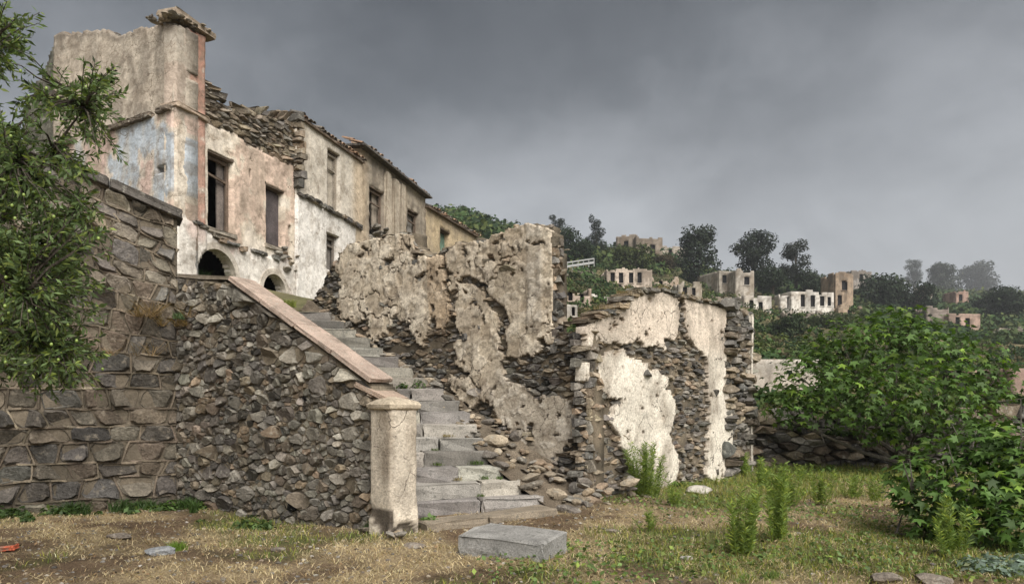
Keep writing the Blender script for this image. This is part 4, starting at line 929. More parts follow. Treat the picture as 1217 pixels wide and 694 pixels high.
# ---- fourth house: ochre, low tiled roof
u_4 = PF.u(566)
h4 = thing('ruined_house', 'small ochre house with a tiled eave at the far end of the row', 'house', (*PF.pos((u_3 + u_4) / 2, 0, 0)[:2], 6))
z4 = prof(PF.poly([(506, 246), (566, 282)])); win4 = [opening(PF, 523, 535, 270, 300)]
def col4(u, v):
    n = fbm(u * 1.2, v * 1.2, 4, 171); k = fbm(u * 4, v * 4, 4, 173); c = np.broadcast_to(np.array((.52, .41, .26)), u.shape + (3,)); c = mixc(c, sst(.5, .65, n) * .5, (.38, .31, .22)); return mixc(c, sst(.6, .72, k) * .5, (.2, .16, .12))
sheet('wall', PF, grid_with(u_3, u_4, .1, [q for o in win4 for q in o[:2]]), grid_with(4.5, 10, .1, [q for o in win4 for q in o[2:]]), lambda u, v: (v < z4(u)) & ~in_open(u, v, win4), lambda u, v: (fbm(u * 5, v * 5, 4, 174) - .5) * .06, col4, M_FACADE, h4, .3)
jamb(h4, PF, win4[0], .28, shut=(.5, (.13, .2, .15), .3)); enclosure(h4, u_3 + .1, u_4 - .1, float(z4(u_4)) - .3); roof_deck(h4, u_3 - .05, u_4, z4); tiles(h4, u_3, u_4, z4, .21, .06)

# ================================================================== HOUSES ON THE HILL
def far_house(label, px0, px1, yt, yb, Y, yaw, wins, col, depth=6, rag=.5, side=None, name='ruined_house', arch=(), group=None, cell=.45, cat='house'):
    p0 = at(px0, yb, Y); d = (math.cos(math.radians(yaw)), math.sin(math.radians(yaw))); pl = Plane(p0[:2], d); ub = pl.u(px1)
    z0, z1 = pl.uz(px0, yb)[1] - 3, pl.uz(px0, yt)[1]; seed = R.randrange(900)
    t = thing(name, label, cat, (p0[0], p0[1], p0[2]), group)
    ops = [(pl.u(a), pl.u(c), pl.uz(a, d_)[1], pl.uz(a, b)[1]) for a, b, c, d_ in [(q[0] - .5, q[1] - 1, q[2] + .6, q[3] + 1.5) for q in wins]]
    ars = [(pl.u(a), pl.u(c), pl.uz(a, d_)[1], pl.uz(a, b)[1]) for a, b, c, d_ in arch]
    top = lambda u: z1 + (fbm(u * .9, u * 0 + 3, 4, seed) - .45) * rag * 1.6 - rag * .9 * (fbm(u * .35, u * 0 + 11, 2, seed + 4) > .62)
    def colf(u, v):
        n = fbm(u * .5, v * .4, 4, seed + 1); s = fbm(u * 1.2, v * .25, 4, seed + 2); c = np.broadcast_to(np.array(col), u.shape + (3,)); c = mixc(c, sst(.50, .60, n) * .7, np.array(col) * (.50, .44, .37)); c = mixc(c, sst(.52, .62, s) * .7, np.array(col) * .36); k_ = fbm(u * 2, v * 2, 4, seed + 8); c = mixc(c, sst(.60, .66, k_) * .65, np.array((.17, .14, .11))); return mixc(c, sst(1.2, .1, top(u) - v) * .5, np.array(col) * .4)
    sheet('wall', pl, grid_with(0, ub, cell if not ars else .25, [q for o in ops for q in o[:2]]), grid_with(z0, z1 + rag, cell if not ars else .25, [q for o in ops for q in o[2:]]), lambda u, v: (v < top(u)) & ~in_open(u, v, ops, ars), lambda u, v: (fbm(u, v, 3, seed + 3) - .5) * .15, colf, M_FACADE, t, .5, back=True)
    for a, b, c, e_ in ops + ars:                                                     # window: reveal with a near-black back, interior shade put into the colour
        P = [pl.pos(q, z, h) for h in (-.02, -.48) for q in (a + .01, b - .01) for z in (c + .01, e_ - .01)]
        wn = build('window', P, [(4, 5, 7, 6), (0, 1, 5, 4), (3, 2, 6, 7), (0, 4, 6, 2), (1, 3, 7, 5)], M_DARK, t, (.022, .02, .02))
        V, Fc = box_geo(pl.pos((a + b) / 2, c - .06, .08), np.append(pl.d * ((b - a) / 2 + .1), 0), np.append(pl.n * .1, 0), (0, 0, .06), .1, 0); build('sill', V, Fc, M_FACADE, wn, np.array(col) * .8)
    for sgn, u in ((0, 0.0), (1, ub)):
        ps = Plane(pl.pos(u, 0, -.02)[:2], -pl.n if True else pl.n); 
        sw = side if (side and not sgn) else depth
        sheet('side_wall', ps, np.arange(0.45, sw, cell), np.arange(z0, z1 + rag, cell), lambda uu, v: v < z1 + (fbm(uu * .9, uu * 0 + 7, 3, seed) - .6) * rag * 2, 0.0, colf, M_FACADE, t, .3, back=True)
    pbk = Plane(pl.pos(0, 0, -depth)[:2], d); sheet('rear_wall', pbk, np.arange(0, ub, cell), np.arange(z0, z1 + rag, cell), lambda uu, v: v < z1 - .3 + (fbm(uu * .8, uu * 0, 3, seed + 9) - .5) * rag * 2, 0.0, colf, M_FACADE, t, .3, back=True)
    return t
WHT = (.80, .75, .67); GRB = (.50, .45, .38); PNK = (.64, .53, .43); BRN = (.30, .25, .195)
far_house('long brown ruined building on the hilltop, taller block', 756, 787, 281, 306, 193, 10, [(761, 292, 766, 302), (773, 292, 778, 302)], BRN, depth=14, rag=.5)
far_house('brown gable block at the left end of the hilltop building', 733, 756, 280, 306, 197, -16, [(742, 288, 746, 297)], BRN, depth=8, rag=.6)
far_house('low brown wing on the hilltop beside the round dark oak', 786, 817, 293, 309, 199, 8, [(795, 297, 798, 304)], GRB, depth=8, rag=.3)
far_house('pinkish ruined house with four windows and arch below the road', 721, 774, 320, 346, 128, 2, [(726, 325, 730, 335), (736, 325, 740, 335), (748, 325, 752, 335), (758, 325, 762, 335)], PNK, depth=7, rag=.5, arch=[(732, 338, 740, 346)])
far_house('grey two-block ruined house beside the dark trees, left block', 855, 873, 322, 356, 150, 20, [(859, 328, 863, 335)], GRB, depth=9, rag=.4)
far_house('grey two-block ruined house beside the dark trees, right block', 874, 896, 321, 354, 147, 8, [(885, 330, 890, 337)], GRB, depth=7, rag=.4)
far_house('narrow white ruined house below the grey two-block house', 884, 917, 351, 386, 126, 12, [(891, 358, 895, 366), (902, 360, 906, 371)], WHT, depth=6, rag=.5)
far_house('white ruined row house with five tall windows on the hillside', 940, 991, 346, 378, 140, 9, [(952, 351, 956, 363), (964, 352, 968, 363), (975, 353, 979, 362), (984, 354, 987, 362)], WHT, depth=6, rag=.55)
far_house('white gable end joined left of the five window row house', 926, 940, 349, 378, 141, -14, [(936, 354, 939, 365)], WHT, depth=5, rag=.8)
far_house('tall brown ruin with round opening right of the white row house', 993, 1014, 325, 372, 150, 10, [(996, 352, 1000, 362)], (.36, .27, .19), depth=5, rag=1.1, arch=[(1000, 333, 1007, 345)])
far_house('pink ruined house with stepped wall among the trees, front block', 1128, 1165, 372, 402, 150, 8, [(1136, 378, 1140, 387), (1148, 379, 1152, 388)], (.47, .33, .26), depth=6, rag=.5)
far_house('grey stepped side block of the pink house among trees', 1101, 1127, 366, 400, 152, -10, [(1109, 385, 1112, 391)], (.35, .29, .25), depth=7, rag=.9)
far_house('tiny pink house high among the forest trees', 1136, 1151, 346, 362, 235, 6, [(1140, 351, 1143, 357)], (.42, .28, .22), depth=6, rag=.4)
far_house('long low broken wall at the right edge of the village', 1168, 1240, 391, 410, 150, 3, [(1184, 395, 1187, 402), (1205, 395, 1209, 402)], (.36, .32, .27), depth=4, rag=.9)
far_house('small white house behind the ruined wall with pitched side', 670, 686, 360, 392, 46, 25, [(680, 366, 683, 374)], (.60, .56, .49), depth=3, rag=.15, cell=.25)
far_house('broken pinkish ruin above the small white house', 670, 701, 341, 368, 72, 8, [(676, 348, 680, 356), (690, 350, 693, 358)], (.52, .42, .34), depth=4, rag=.9, cell=.3)
far_house('pale low house seen between the gable wall and fig leaves', 889, 975, 424, 500, 30, 6, [(897, 470, 905, 492)], (.80, .76, .69), depth=4, rag=.12, cell=.25)
far_house('pink house wall at the right edge behind the fig tree', 1202, 1260, 438, 500, 32, 5, [(1222, 452, 1232, 470)], (.50, .34, .28), depth=4, rag=.15, cell=.25)
EXTRA = [
 ('broken white wall between the small white house and pink ruin', 690, 722, 348, 372, 84, 4, [(700, 354, 704, 362)], WHT, 3, .9),
 ('low pale ruin right of the pinkish four window house', 776, 806, 330, 348, 135, 6, [(784, 335, 787, 343)], PNK, 4, .8),
 ('pale stepped ruin between gable top and two-block house', 806, 834, 336, 360, 120, 12, [(812, 342, 816, 350), (823, 343, 826, 350)], (.42, .37, .3), 5, 1.2),
 ('dark arched terrace ruin under the two-block grey house', 846, 884, 354, 378, 132, 8, [(852, 360, 857, 370), (866, 361, 871, 371)], (.30, .25, .2), 5, .8),
 ('broken white wall right of the narrow white house', 917, 930, 364, 386, 131, 6, [(921, 369, 924, 377)], WHT, 3, 1.0),
 ('rubble wall below the five window row house', 934, 992, 372, 390, 122, 7, [(950, 376, 954, 384)], (.45, .4, .34), 3, 1.2),
 ('low ochre ruin below the tall brown ruin', 996, 1030, 364, 384, 140, 5, [(1008, 369, 1012, 377)], (.44, .34, .24), 4, 1.0),
 ('small grey ruin on the skyline right of the tall brown ruin', 1012, 1036, 322, 338, 215, 5, [(1022, 327, 1025, 333)], (.34, .31, .28), 5, .6),
 ('tiny pale ruin in the wood left of the tiny pink house', 1096, 1108, 340, 352, 240, 5, [(1100, 344, 1102, 349)], (.45, .4, .34), 4, .6),
 ('pale ruin fragment right of the tiny pink house', 1186, 1208, 350, 364, 230, 4, [(1194, 354, 1197, 360)], (.38, .34, .3), 4, .8)]
for lb, a, b, c, d_, Y_, yw, wn_, cl_, dp, rg in EXTRA: far_house(lb, a, b, c, d_, Y_, yw, wn_, cl_, depth=dp, rag=rg, cell=.3)
# ledge on the pale house
# road barrier on the hillside
rb = thing('road_barrier', 'pale roadside guard rail on the hillside above the pink house', 'guard rail', tuple(at(656, 319, 128)))
for dz, hh in ((0, .22), (.75, .12)):
    a = at(654, 323, 126) + (0, 0, dz); b = at(706, 315, 132) + (0, 0, dz); V, Fc = box_geo((a + b) / 2 + (0, 0, .5), (b - a) / 2, (0, .1, 0), (0, 0, hh), .05, 0); build('rail', V, Fc, M_METAL, rb, (.36, .36, .35))
for t in np.linspace(0, 1, 9):
    a = at(654, 323, 126) * (1 - t) + at(706, 315, 132) * t; V, Fc = box_geo(a + (0, 0, .5), (.08, 0, 0), (0, .08, 0), (0, 0, .8), .05, 0); build('post', V, Fc, M_METAL, rb, (.3, .3, .29))
pr = Plane(at(654, 330, 127)[:2], (at(706, 330, 133) - at(654, 330, 127))[:2])
rwall = thing('road_wall', 'grey stone retaining wall of the road below the guard rail', 'wall', tuple(at(656, 330, 127)))
sheet('wall_face', pr, np.linspace(0, pr.u(708), 30), np.linspace(18, 27, 30), lambda u, v: v < 25.2 + u * .08, lambda u, v: (fbm(u, v * 2, 3, 5) - .5) * .3, lambda u, v: np.array((.26, .225, .18)) * (.6 + .8 * fbm(u, v * 2, 3, 6))[..., None], M_STONE, rwall, .5, back=True)

# ================================================================== VEGETATION
def leaf_cards(ctr, nrm, size, asp=1.0):
    """Rhomb leaves: centres (n,3), normals (n,3), sizes (n,)."""
    n = len(ctr); r = NR.normal(size=(n, 3)); nrm = nrm / (np.linalg.norm(nrm, axis=1, keepdims=True) + 1e-9)
    a = np.cross(nrm, r); a /= np.linalg.norm(a, axis=1, keepdims=True) + 1e-9; b = np.cross(nrm, a); s = size[:, None]
    V = np.stack((ctr - a * s, ctr + b * s * .55 * asp + nrm * s * .12, ctr + a * s, ctr - b * s * .55 * asp + nrm * s * .12), 1).reshape(-1, 3)
    return V, np.arange(4 * n).reshape(n, 4)
def crown_pts(blobs, n, shell=.55, flatten=1.0):
    """Points in a union of ellipsoids, biased to their shells; returns points and outward normals."""
    vol = np.array([b[3] * b[4] for b in blobs]); vol = vol / vol.sum(); P = []; Nn = []
    for b, f in zip(blobs, vol):
        k = max(4, int(n * f)); d = NR.normal(size=(k, 3)); d /= np.linalg.norm(d, axis=1, keepdims=True)
        # clumpy lobes: radius modulated by direction noise
        md = .78 + .45 * fbm(d[:, 0] * 2.5 + b[0], d[:, 1] * 2.5 + d[:, 2] * 3.1 + b[2], 3, int(abs(b[0] * 7)) % 97)
        r = (shell + (1 - shell) * NR.random(k) ** .6) * md
        P.append(np.array(b[:3]) + d * r[:, None] * np.array((b[3], b[3] * .9, b[4]))); Nn.append(d)
    return np.concatenate(P), np.concatenate(Nn)
def leafcol(n, base, var=.25, yl=.12):
    c = np.array(base) * (1 + NR.normal(0, var, (n, 1))); y = (NR.random((n, 1)) < yl); c = np.where(y, c * (1.7, 1.45, 1.0), c); return np.clip(c, .006, .6)
def far_tree(label, px, yb, Y, wpx, yt, base=(.022, .034, .014), seed=0, group='trees on the hillside', name='hill_tree', conic=False, dens=1.0, gap=.55):
    b = at(px, yb, Y); W = wpx / F * Y; Ht = (yb - yt) / F * Y; b[2] = max(float(ground_z(b[0], b[1])) - .3, b[2] - 4); Ht = at(px, yt, Y)[2] - b[2]
    t = thing(name, label, 'tree', tuple(b), group); r = np.random.default_rng(seed + 5)
    blobs = []
    if conic:
        for k in range(9): q = k / 9; rr = W / 2 * (1 - q) ** .7 * .8 + .3; blobs.append((b[0] + r.normal(0, .12 * W), b[1] + r.normal(0, .1 * W), b[2] + Ht * (.2 + .75 * q), rr, Ht * .1))
    else:
        for k in range(24):
            a = r.uniform(0, 6.28); q = r.uniform(.25, .95); rad = W / 2 * .72 * math.sqrt(max(.05, 1 - (2 * (q - .55)) ** 2)) * r.uniform(.4, 1)
            s = W * r.uniform(.14, .25); blobs.append((b[0] + math.cos(a) * rad, b[1] + math.sin(a) * rad * .8, b[2] + Ht * q - s * .5, s, s * r.uniform(.6, .9)))
    n = int(4600 * dens); P, Nn = crown_pts(blobs, n, gap); Nn = Nn + NR.normal(0, .5, Nn.shape) + (0, 0, .35)
    V, Q = leaf_cards(P, Nn, NR.uniform(.6, 1.25, len(P)) * W * .027, 1.25); c = np.repeat(leafcol(len(P), base), 4, 0)
    build('crown', V, Q, M_FLEAF, t, c)
    parts = [tube([b, b + (0.1, 0, Ht * .3), b + (0, 0, Ht * .6)], [W * .05, W * .035, W * .015])]
    for bl in blobs[:7]: parts.append(tube([b + (0, 0, Ht * .28), (np.array(bl[:3]) + b + (0, 0, Ht * .3)) / 2, np.array(bl[:3])], [W * .025, W * .016, W * .006], 5))
    V, Fc = merge(parts); build('trunk', V, Fc, M_BARK, t, (.07, .055, .04)); return t
TREES = [
 ('big round dark oak standing on the skyline right of the brown building', 828, 322, 160, 60, 266, (.016, .026, .014), False),
 ('largest dark tree on the skyline above the white row house', 896, 326, 165, 58, 269, (.014, .022, .013), False),
 ('thin-crowned dark tree on the skyline beside the largest dark tree', 946, 324, 168, 42, 282, (.018, .024, .015), False),
 ('dark pointed conifer on the skyline above the road', 709, 300, 175, 28, 254, (.012, .02, .013), True),
 ('small dark tree top on the skyline left of the pointed conifer', 661, 282, 210, 22, 250, (.014, .022, .013), False),
 ('light green leafy tree between the road and brown hilltop building', 752, 322, 150, 56, 290, (.045, .06, .018), False),
 ('dark green tree left of the light green tree above the road', 688, 318, 150, 50, 272, (.018, .032, .014), False),
 ('wide dark tree on the slope left of the pointed conifer', 665, 305, 160, 48, 268, (.02, .034, .015), False),
 ('reddish brown scrubby tree below the brown hilltop building', 790, 335, 160, 34, 302, (.05, .042, .022), False),
 ('dark tree filling the slope behind the two-block house', 918, 345, 158, 44, 312, (.018, .03, .014), False),
 ('dark tree behind the white row house', 965, 348, 165, 46, 318, (.02, .032, .015), False),
 ('broad dark green tree on the slope right of the tall brown ruin', 1050, 372, 180, 70, 322, (.018, .03, .014), False),
 ('dark green tree above the stepped pink house', 1088, 372, 185, 56, 330, (.016, .028, .013), False),
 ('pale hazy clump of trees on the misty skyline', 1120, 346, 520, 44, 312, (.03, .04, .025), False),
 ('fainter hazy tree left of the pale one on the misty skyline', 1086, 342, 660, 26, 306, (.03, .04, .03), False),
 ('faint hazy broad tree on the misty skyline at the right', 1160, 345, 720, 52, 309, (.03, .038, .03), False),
 ('dark tree at the right edge beyond the pink house', 1195, 385, 190, 60, 340, (.016, .028, .013), False),
 ('dark tree right of the tiny pink house', 1172, 372, 215, 40, 344, (.018, .028, .014), False),
 ('bushy dark green tree below the white row house', 932, 415, 90, 60, 374, (.025, .04, .016), False),
 ('olive green tree between gable wall and white house', 985, 400, 110, 60, 372, (.04, .055, .02), False)]
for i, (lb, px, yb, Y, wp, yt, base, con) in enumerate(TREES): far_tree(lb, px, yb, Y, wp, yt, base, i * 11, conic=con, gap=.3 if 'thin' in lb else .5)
# hillside scrub: one mass nobody could count
def scrub(name, label, n, ymin, ymax, pxr, size, base, ok, per=70, cat='bushes'):
    Y = ymin * (ymax / ymin) ** NR.random(n); px = NR.uniform(*pxr, n); X = (px - CX) / F * Y; k = ok(px, X, Y); X, Y, px = X[k], Y[k], px[k]; Z = ground_z(X, Y); m = len(X)
    s = NR.uniform(*size, m) * (.6 + Y / 260); d = NR.normal(size=(m, per, 3)); d[..., 2] = np.abs(d[..., 2]) * .9; d /= np.linalg.norm(d, axis=2, keepdims=True)
    r = (.55 + .5 * NR.random((m, per)))[..., None] * (.75 + .5 * NR.random((m, 1, 1)))
    P = np.stack((X, Y, Z), -1)[:, None] + d * r * s[:, None, None] * (1, 1, .8); Nn = d + NR.normal(0, .45, d.shape)
    V, Q = leaf_cards(P.reshape(-1, 3), Nn.reshape(-1, 3), np.repeat(s * .17, per) * NR.uniform(.7, 1.3, m * per), 1.2)
    bc = np.array(base)[NR.integers(0, len(base), m)] * (1 + NR.normal(0, .2, (m, 1))); c = np.repeat(np.repeat(bc, per, 0) * (1 + NR.normal(0, .18, (m * per, 1))), 4, 0)
    return tag(build(name, V, Q, M_FLEAF, None, np.clip(c, .005, .5)), label, cat, kind='stuff')
GR = [(.03, .058, .018), (.045, .08, .022), (.022, .044, .016), (.075, .095, .026), (.055, .08, .024)]
DRY = [(.10, .085, .04), (.06, .065, .022), (.075, .06, .03)]
patch = lambda X, Y, s, f, th: fbm(X * f, Y * f, 3, s) > th
scrub('forest_scrub', 'dark green scrub and woodland covering the upper hillside', 2600, 120, 520, (500, 1420), (1.6, 3.4), GR, lambda p, X, Y: (patch(X, Y, 201, .03, .40) | (p > 1010) | (p < 700)) & ~((p > 700) & (p < 1010) & (Y < 150)), 60)
scrub('slope_bushes', 'mixed green and dry bushes between the village houses', 3200, 26, 160, (560, 1300), (.7, 1.7), GR + DRY[:2], lambda p, X, Y: patch(X, Y, 203, .08, .38) & (hill_z(X, Y) > .5), 60)
scrub('dry_slope_growth', 'yellowish dry growth on the slope behind the gable wall', 1500, 24, 130, (640, 1300), (.35, .8), DRY, lambda p, X, Y: patch(X, Y, 205, .08, .35), 36)

# ---- broad leaved fig
def fig_leaf(n=5):
    tips = [(-1.9, .62), (-1.0, .9), (0, 1.0), (1.0, .9), (1.9, .62)]; O = [(0, 0, 0)]
    for i, (a, r_) in enumerate(tips):
        O.append((math.sin(a) * r_, math.cos(a) * r_ + .15, -.12 * r_))
        if i < 4: am = (a + tips[i + 1][0]) / 2; O.append((math.sin(am) * .42, math.cos(am) * .42 + .15, .03))
    V = np.array(O) * (.5, .5, .5); Fc = [(0, i + 1, i) for i in range(1, len(O) - 1)]; return V, np.array(Fc)
def place_leaves(P, Nn, tipd, size, LV, LF):
    n = len(P); z = Nn / np.linalg.norm(Nn, axis=1, keepdims=True); y = tipd - z * np.sum(tipd * z, 1, keepdims=True); y /= np.linalg.norm(y, axis=1, keepdims=True) + 1e-9; x = np.cross(y, z)
    V = P[:, None] + size[:, None, None] * (LV[None, :, 0, None] * x[:, None] + LV[None, :, 1, None] * y[:, None] + LV[None, :, 2, None] * z[:, None])
    return V.reshape(-1, 3), (LF[None] + (np.arange(n) * len(LV))[:, None, None]).reshape(-1, LF.shape[1])
FLV, FLF = fig_leaf()
def fig(name, label, root, blobs, n, size, base, stems, cat='tree'):
    t = thing(name, label, cat, root); P, Nn = crown_pts(blobs, n, .35)
    out = Nn.copy(); nr = Nn * .6 + (0, 0, .8) + NR.normal(0, .42, Nn.shape); tip = out + (0, 0, -.55) + NR.normal(0, .4, Nn.shape)
    V, Q = place_leaves(P, nr, tip, NR.uniform(*size, len(P)), FLV, FLF); build('crown', V, Q, M_LEAF, t, np.repeat(leafcol(len(P), base, .38, .16), len(FLV), 0))
    parts = []
    for k in range(stems):
        b = blobs[k % len(blobs)]; e_ = np.array(b[:3]) + NR.normal(0, .15, 3); r0 = np.array(root); r0[:2] = r0[:2] * .5 + np.array(b[:2]) * .5 + (R.uniform(-.1, .1), R.uniform(.0, .2)) if cat == 'bush' else r0[:2] + (R.uniform(-.4, .4), R.uniform(-.1, .2)); m = (r0 + e_) / 2 + NR.normal(0, .15, 3) - (0, 0, .1)
        parts.append(tube([r0, m, e_], [.06, .04, .012] if cat == 'tree' else [.022, .016, .006], 6))
        for j in range(4): parts.append(tube([m * .4 + e_ * .6, e_ + NR.normal(0, b[3] * .5, 3)], [.016, .004], 4))
    V, Fc = merge(parts); build('trunk', V, Fc, M_BARK, t, (.14, .125, .105)); return t
def blob(px, py, Y, r, rz=None): p = at(px, py, Y); return (p[0], p[1], p[2], r, rz or r * .8)
fig('fig_tree', 'large spreading fig tree over the low dry stone wall', (8.6, 14.5, 0), [blob(*a) for a in ((958, 455, 13.6, .85), (945, 485, 13.5, .6), (1005, 415, 14, .85), (1058, 405, 14.2, .95), (1108, 412, 14.2, .85), (1150, 432, 14.0, .8), (1180, 458, 14, .62), (1055, 465, 13.2, .95), (1110, 470, 13.2, .9), (1005, 470, 13.2, .85), (1150, 490, 13.6, .7), (975, 425, 14.2, .5), (1090, 512, 13.4, .55), (1062, 388, 14.3, .6), (1040, 505, 13.4, .5))], 4300, (.11, .29), (.068, .124, .027), 14)
fig('fig_bush', 'leafy young fig bush at the lower right edge', (5.05, 7.5, 0), [blob(*a) for a in ((1082, 560, 7.7, .30), (1120, 545, 7.8, .34), (1165, 532, 7.6, .36), (1205, 545, 7.4, .42), (1100, 590, 7.4, .30), (1150, 580, 7.2, .38), (1195, 590, 7.1, .45), (1230, 560, 7.2, .5), (1075, 590, 7.5, .2), (1215, 625, 6.8, .35), (1170, 615, 7.0, .3), (1130, 620, 7.2, .28), (1100, 625, 7.3, .2), (1195, 520, 7.6, .3))], 1700, (.13, .23), (.074, .138, .030), 11, 'bush')

# ---- olive tree on the left
def olive():
    root = (-5.15, 5.35, 0); t = thing('olive_tree', 'olive tree with green fruit overhanging from the left edge', 'tree', root)
    reg = [(45, 330, 72, 95, 190), (25, 250, 55, 60, 80), (80, 265, 42, 50, 46), (60, 425, 62, 38, 70), (15, 200, 40, 50, 40), (8, 110, 25, 60, 16), (100, 150, 38, 30, 12), (128, 97, 24, 16, 9), (95, 100, 30, 25, 10), (110, 130, 35, 20, 9), (14, 22, 26, 22, 13), (12, 62, 22, 18, 8), (120, 168, 15, 8, 3), (60, 120, 40, 30, 14), (75, 195, 45, 25, 22), (-40, 300, 50, 150, 60), (-30, 120, 40, 90, 20), (20, 400, 40, 50, 50)]
    limbs = [[root, (-5.05, 5.4, .9), (-4.75, 5.5, 1.8)]]
    ends = [at(50, 300, 5.6), at(20, 200, 5.3), at(60, 120, 5.7), at(100, 130, 5.5), at(70, 420, 5.4), at(-10, 60, 5.4), at(30, 350, 5.1), at(90, 250, 5.8)]
    parts = [tube(limbs[0], [.16, .13, .10], 9)]; nodes = [np.array((-4.75, 5.5, 1.8))]
    for e_ in ends:
        a = np.array((-4.75, 5.5, 1.8)); q = np.linspace(0, 1, 6); pth = [a + (e_ - a) * s + np.array((0, 0, .25 * math.sin(s * 3.1))) + NR.normal(0, .04, 3) * (0 < s < 1) for s in q]; parts.append(tube(pth, np.linspace(.04, .006, 6), 6)); nodes += pth[1:]
    nodes = np.array(nodes); LP = []; LD = []; FR = []
    for cx, cy, rx, ry, n in reg:
        for k in range(int(n * 1.3)):
            a = R.uniform(0, 6.28); r_ = math.sqrt(R.random()); p = at(cx + math.cos(a) * r_ * rx, cy + math.sin(a) * r_ * ry, R.uniform(4.9, 6.1)); j = nodes[np.argmin(np.sum((nodes - p) ** 2, 1))]
            d = (p - j); l = np.linalg.norm(d) + 1e-6; st_ = p - d / l * min(l, .28); tip = p + np.array((R.uniform(-.06, .14), R.uniform(-.1, .1), R.uniform(-.16, .08)))
            pth = [st_, (st_ + tip) / 2 + (0, 0, .03), tip]; parts.append(tube(pth, [.006, .004, .002], 4)); 
            if l < .9 or n < 25: parts.append(tube([j, (j + st_) / 2 + (0, 0, .04), st_], [.012, .009, .006], 4))
            nl = R.randint(20, 30); q = np.linspace(.05, 1, nl); ax = (tip - st_) / np.linalg.norm(tip - st_)
            for s in q:
                b = st_ + (tip - st_) * s; v_ = NR.normal(0, 1, 3); v_ -= ax * (v_ @ ax); v_ /= np.linalg.norm(v_); LP.append(b); LD.append(v_ * .8 + ax * .7 + (0, 0, -.1))
            if R.random() < .11: FR.append(p + np.array((R.uniform(-.05, .05), R.uniform(-.08, .02), -.05)))
    P = np.array(LP); D = np.array(LD); nn_ = np.cross(D, NR.normal(size=D.shape)); nn_[:, 2] = np.abs(nn_[:, 2])
    LV = np.array([(0, 0, 0), (.15, .5, .03), (0, 1, -.04), (-.15, .5, .03)]); LF = np.array([(0, 1, 2, 3)])
    V, Q = place_leaves(P, nn_, D, NR.uniform(.045, .082, len(P)), LV, LF); build('crown', V, Q, M_LEAF, t, np.repeat(leafcol(len(P), (.10, .145, .055), .36, .2), 4, 0))
    V, Fc = merge(parts); build('trunk', V, Fc, M_BARK, t, (.09, .075, .06))
    parts = [(IV * (.011, .011, .014) + p, IF) for p in FR]; V, Fc = merge(parts); o = build('fruit', V, Fc, M_FRUIT, t, (.22, .30, .07), True); o['kind'] = 'stuff'
olive()

# ---- grasses
def blades(P, h, lean, wd, col, droop=.25):
    n = len(P); a = NR.uniform(0, 6.283, n); d = np.stack((np.cos(a), np.sin(a), np.zeros(n)), -1); ld = NR.uniform(0, 6.283, n); Ld = np.stack((np.cos(ld), np.sin(ld), np.zeros(n)), -1)
    s = d * wd[:, None] / 2; up = np.array((0, 0, 1.0)); mid = P + up * (h * .55)[:, None] + Ld * (h * lean * .35)[:, None]; tip = P + up * (h * (1 - droop * lean))[:, None] + Ld * (h * lean)[:, None]
    V = np.stack((P - s, P + s, mid + s * .7, mid - s * .7, tip), 1).reshape(-1, 3); b = np.arange(n) * 5
    Fc = np.concatenate((np.stack((b, b + 1, b + 2, b + 3), 1), np.stack((b + 3, b + 2, b + 4, b + 4), 1)))
    return V, b, np.repeat(col, 5, 0)
def grass(name, V, b, c, m, parent=None, at_=None):
    tri = np.concatenate((np.stack((b, b + 1, b + 2), 1), np.stack((b, b + 2, b + 3), 1), np.stack((b + 3, b + 2, b + 4), 1))); return build(name, V, tri, m, parent, c, at=at_)
def on_ground(n, pxr, pyr):
    py = 1 / NR.uniform(1 / (pyr[1] - HY), 1 / (pyr[0] - HY), n); Y = EYE * F / py; px = NR.uniform(*pxr, n); X = (px - CX) / F * Y; return X, Y
def outside(X, Y):
    r = ((X - WR[0]) * PS.n[0] + (Y - WR[1]) * PS.n[1] > .03) | (X > -1.3); r &= ((X - WR[0]) * PW.n[0] + (Y - WR[1]) * PW.n[1] > .03) | (X > WR[0])
    in_st = (((X - R1[0]) * nBv[0] + (Y - R1[1]) * nBv[1]) > -.05) & (X < .45) & (X > -1.6); r &= ~in_st
    r &= ~(((X - A0[0]) * PA.n[0] + (Y - A0[1]) * PA.n[1] < .1) & (X < 1.2)); r &= ~(((X - B0[0]) * PB.n[0] + (Y - B0[1]) * PB.n[1] < .05) & (X < 4.4) & (X > 1.0)); r &= Y < 14.95
    return r
X, Y = on_ground(170000, (-20, 1240), (552, 700)); k = outside(X, Y); X, Y = X[k], Y[k]
nz_ = fbm(X * 1.7, Y * 1.7, 4, 22); k = NR.random(len(X)) < .16 + .84 * sst(.40, .58, nz_ + .35 * (fbm(X * 5, Y * 5, 3, 28) - .5)); X, Y = X[k], Y[k]; n = len(X)
P = np.stack((X, Y, ground_z(X, Y) - .005), -1); c = np.array((.56, .46, .285)) * (1 + NR.normal(0, .25, (n, 1))); c = c * (.7 + .6 * fbm(X * .9 + 2, Y * .9, 3, 29))[:, None]; c = np.where(NR.random((n, 1)) < .4, c * (.55, .48, .42), c)
V, b, cc_ = blades(P, NR.uniform(.014, .07, n), NR.uniform(.5, 3.0, n), NR.uniform(.003, .008, n), np.clip(c, .02, .8)); tag(grass('dry_grass', V, b, cc_, M_STRAW), 'short dry straw grass covering the foreground', 'grass', kind='stuff')
X, Y = on_ground(95000, (-20, 1240), (550, 700)); k = outside(X, Y); X, Y = X[k], Y[k]
dens = sst(.44, .62, fbm(X * .6, Y * .6, 4, 21) + .12 * sst(8.5, 12, Y) + .17 * sst(.8, 3, X) - .02 - .12 * sst(.5, -1.5, X)); k = NR.random(len(X)) < dens; X, Y = X[k], Y[k]; n = len(X)
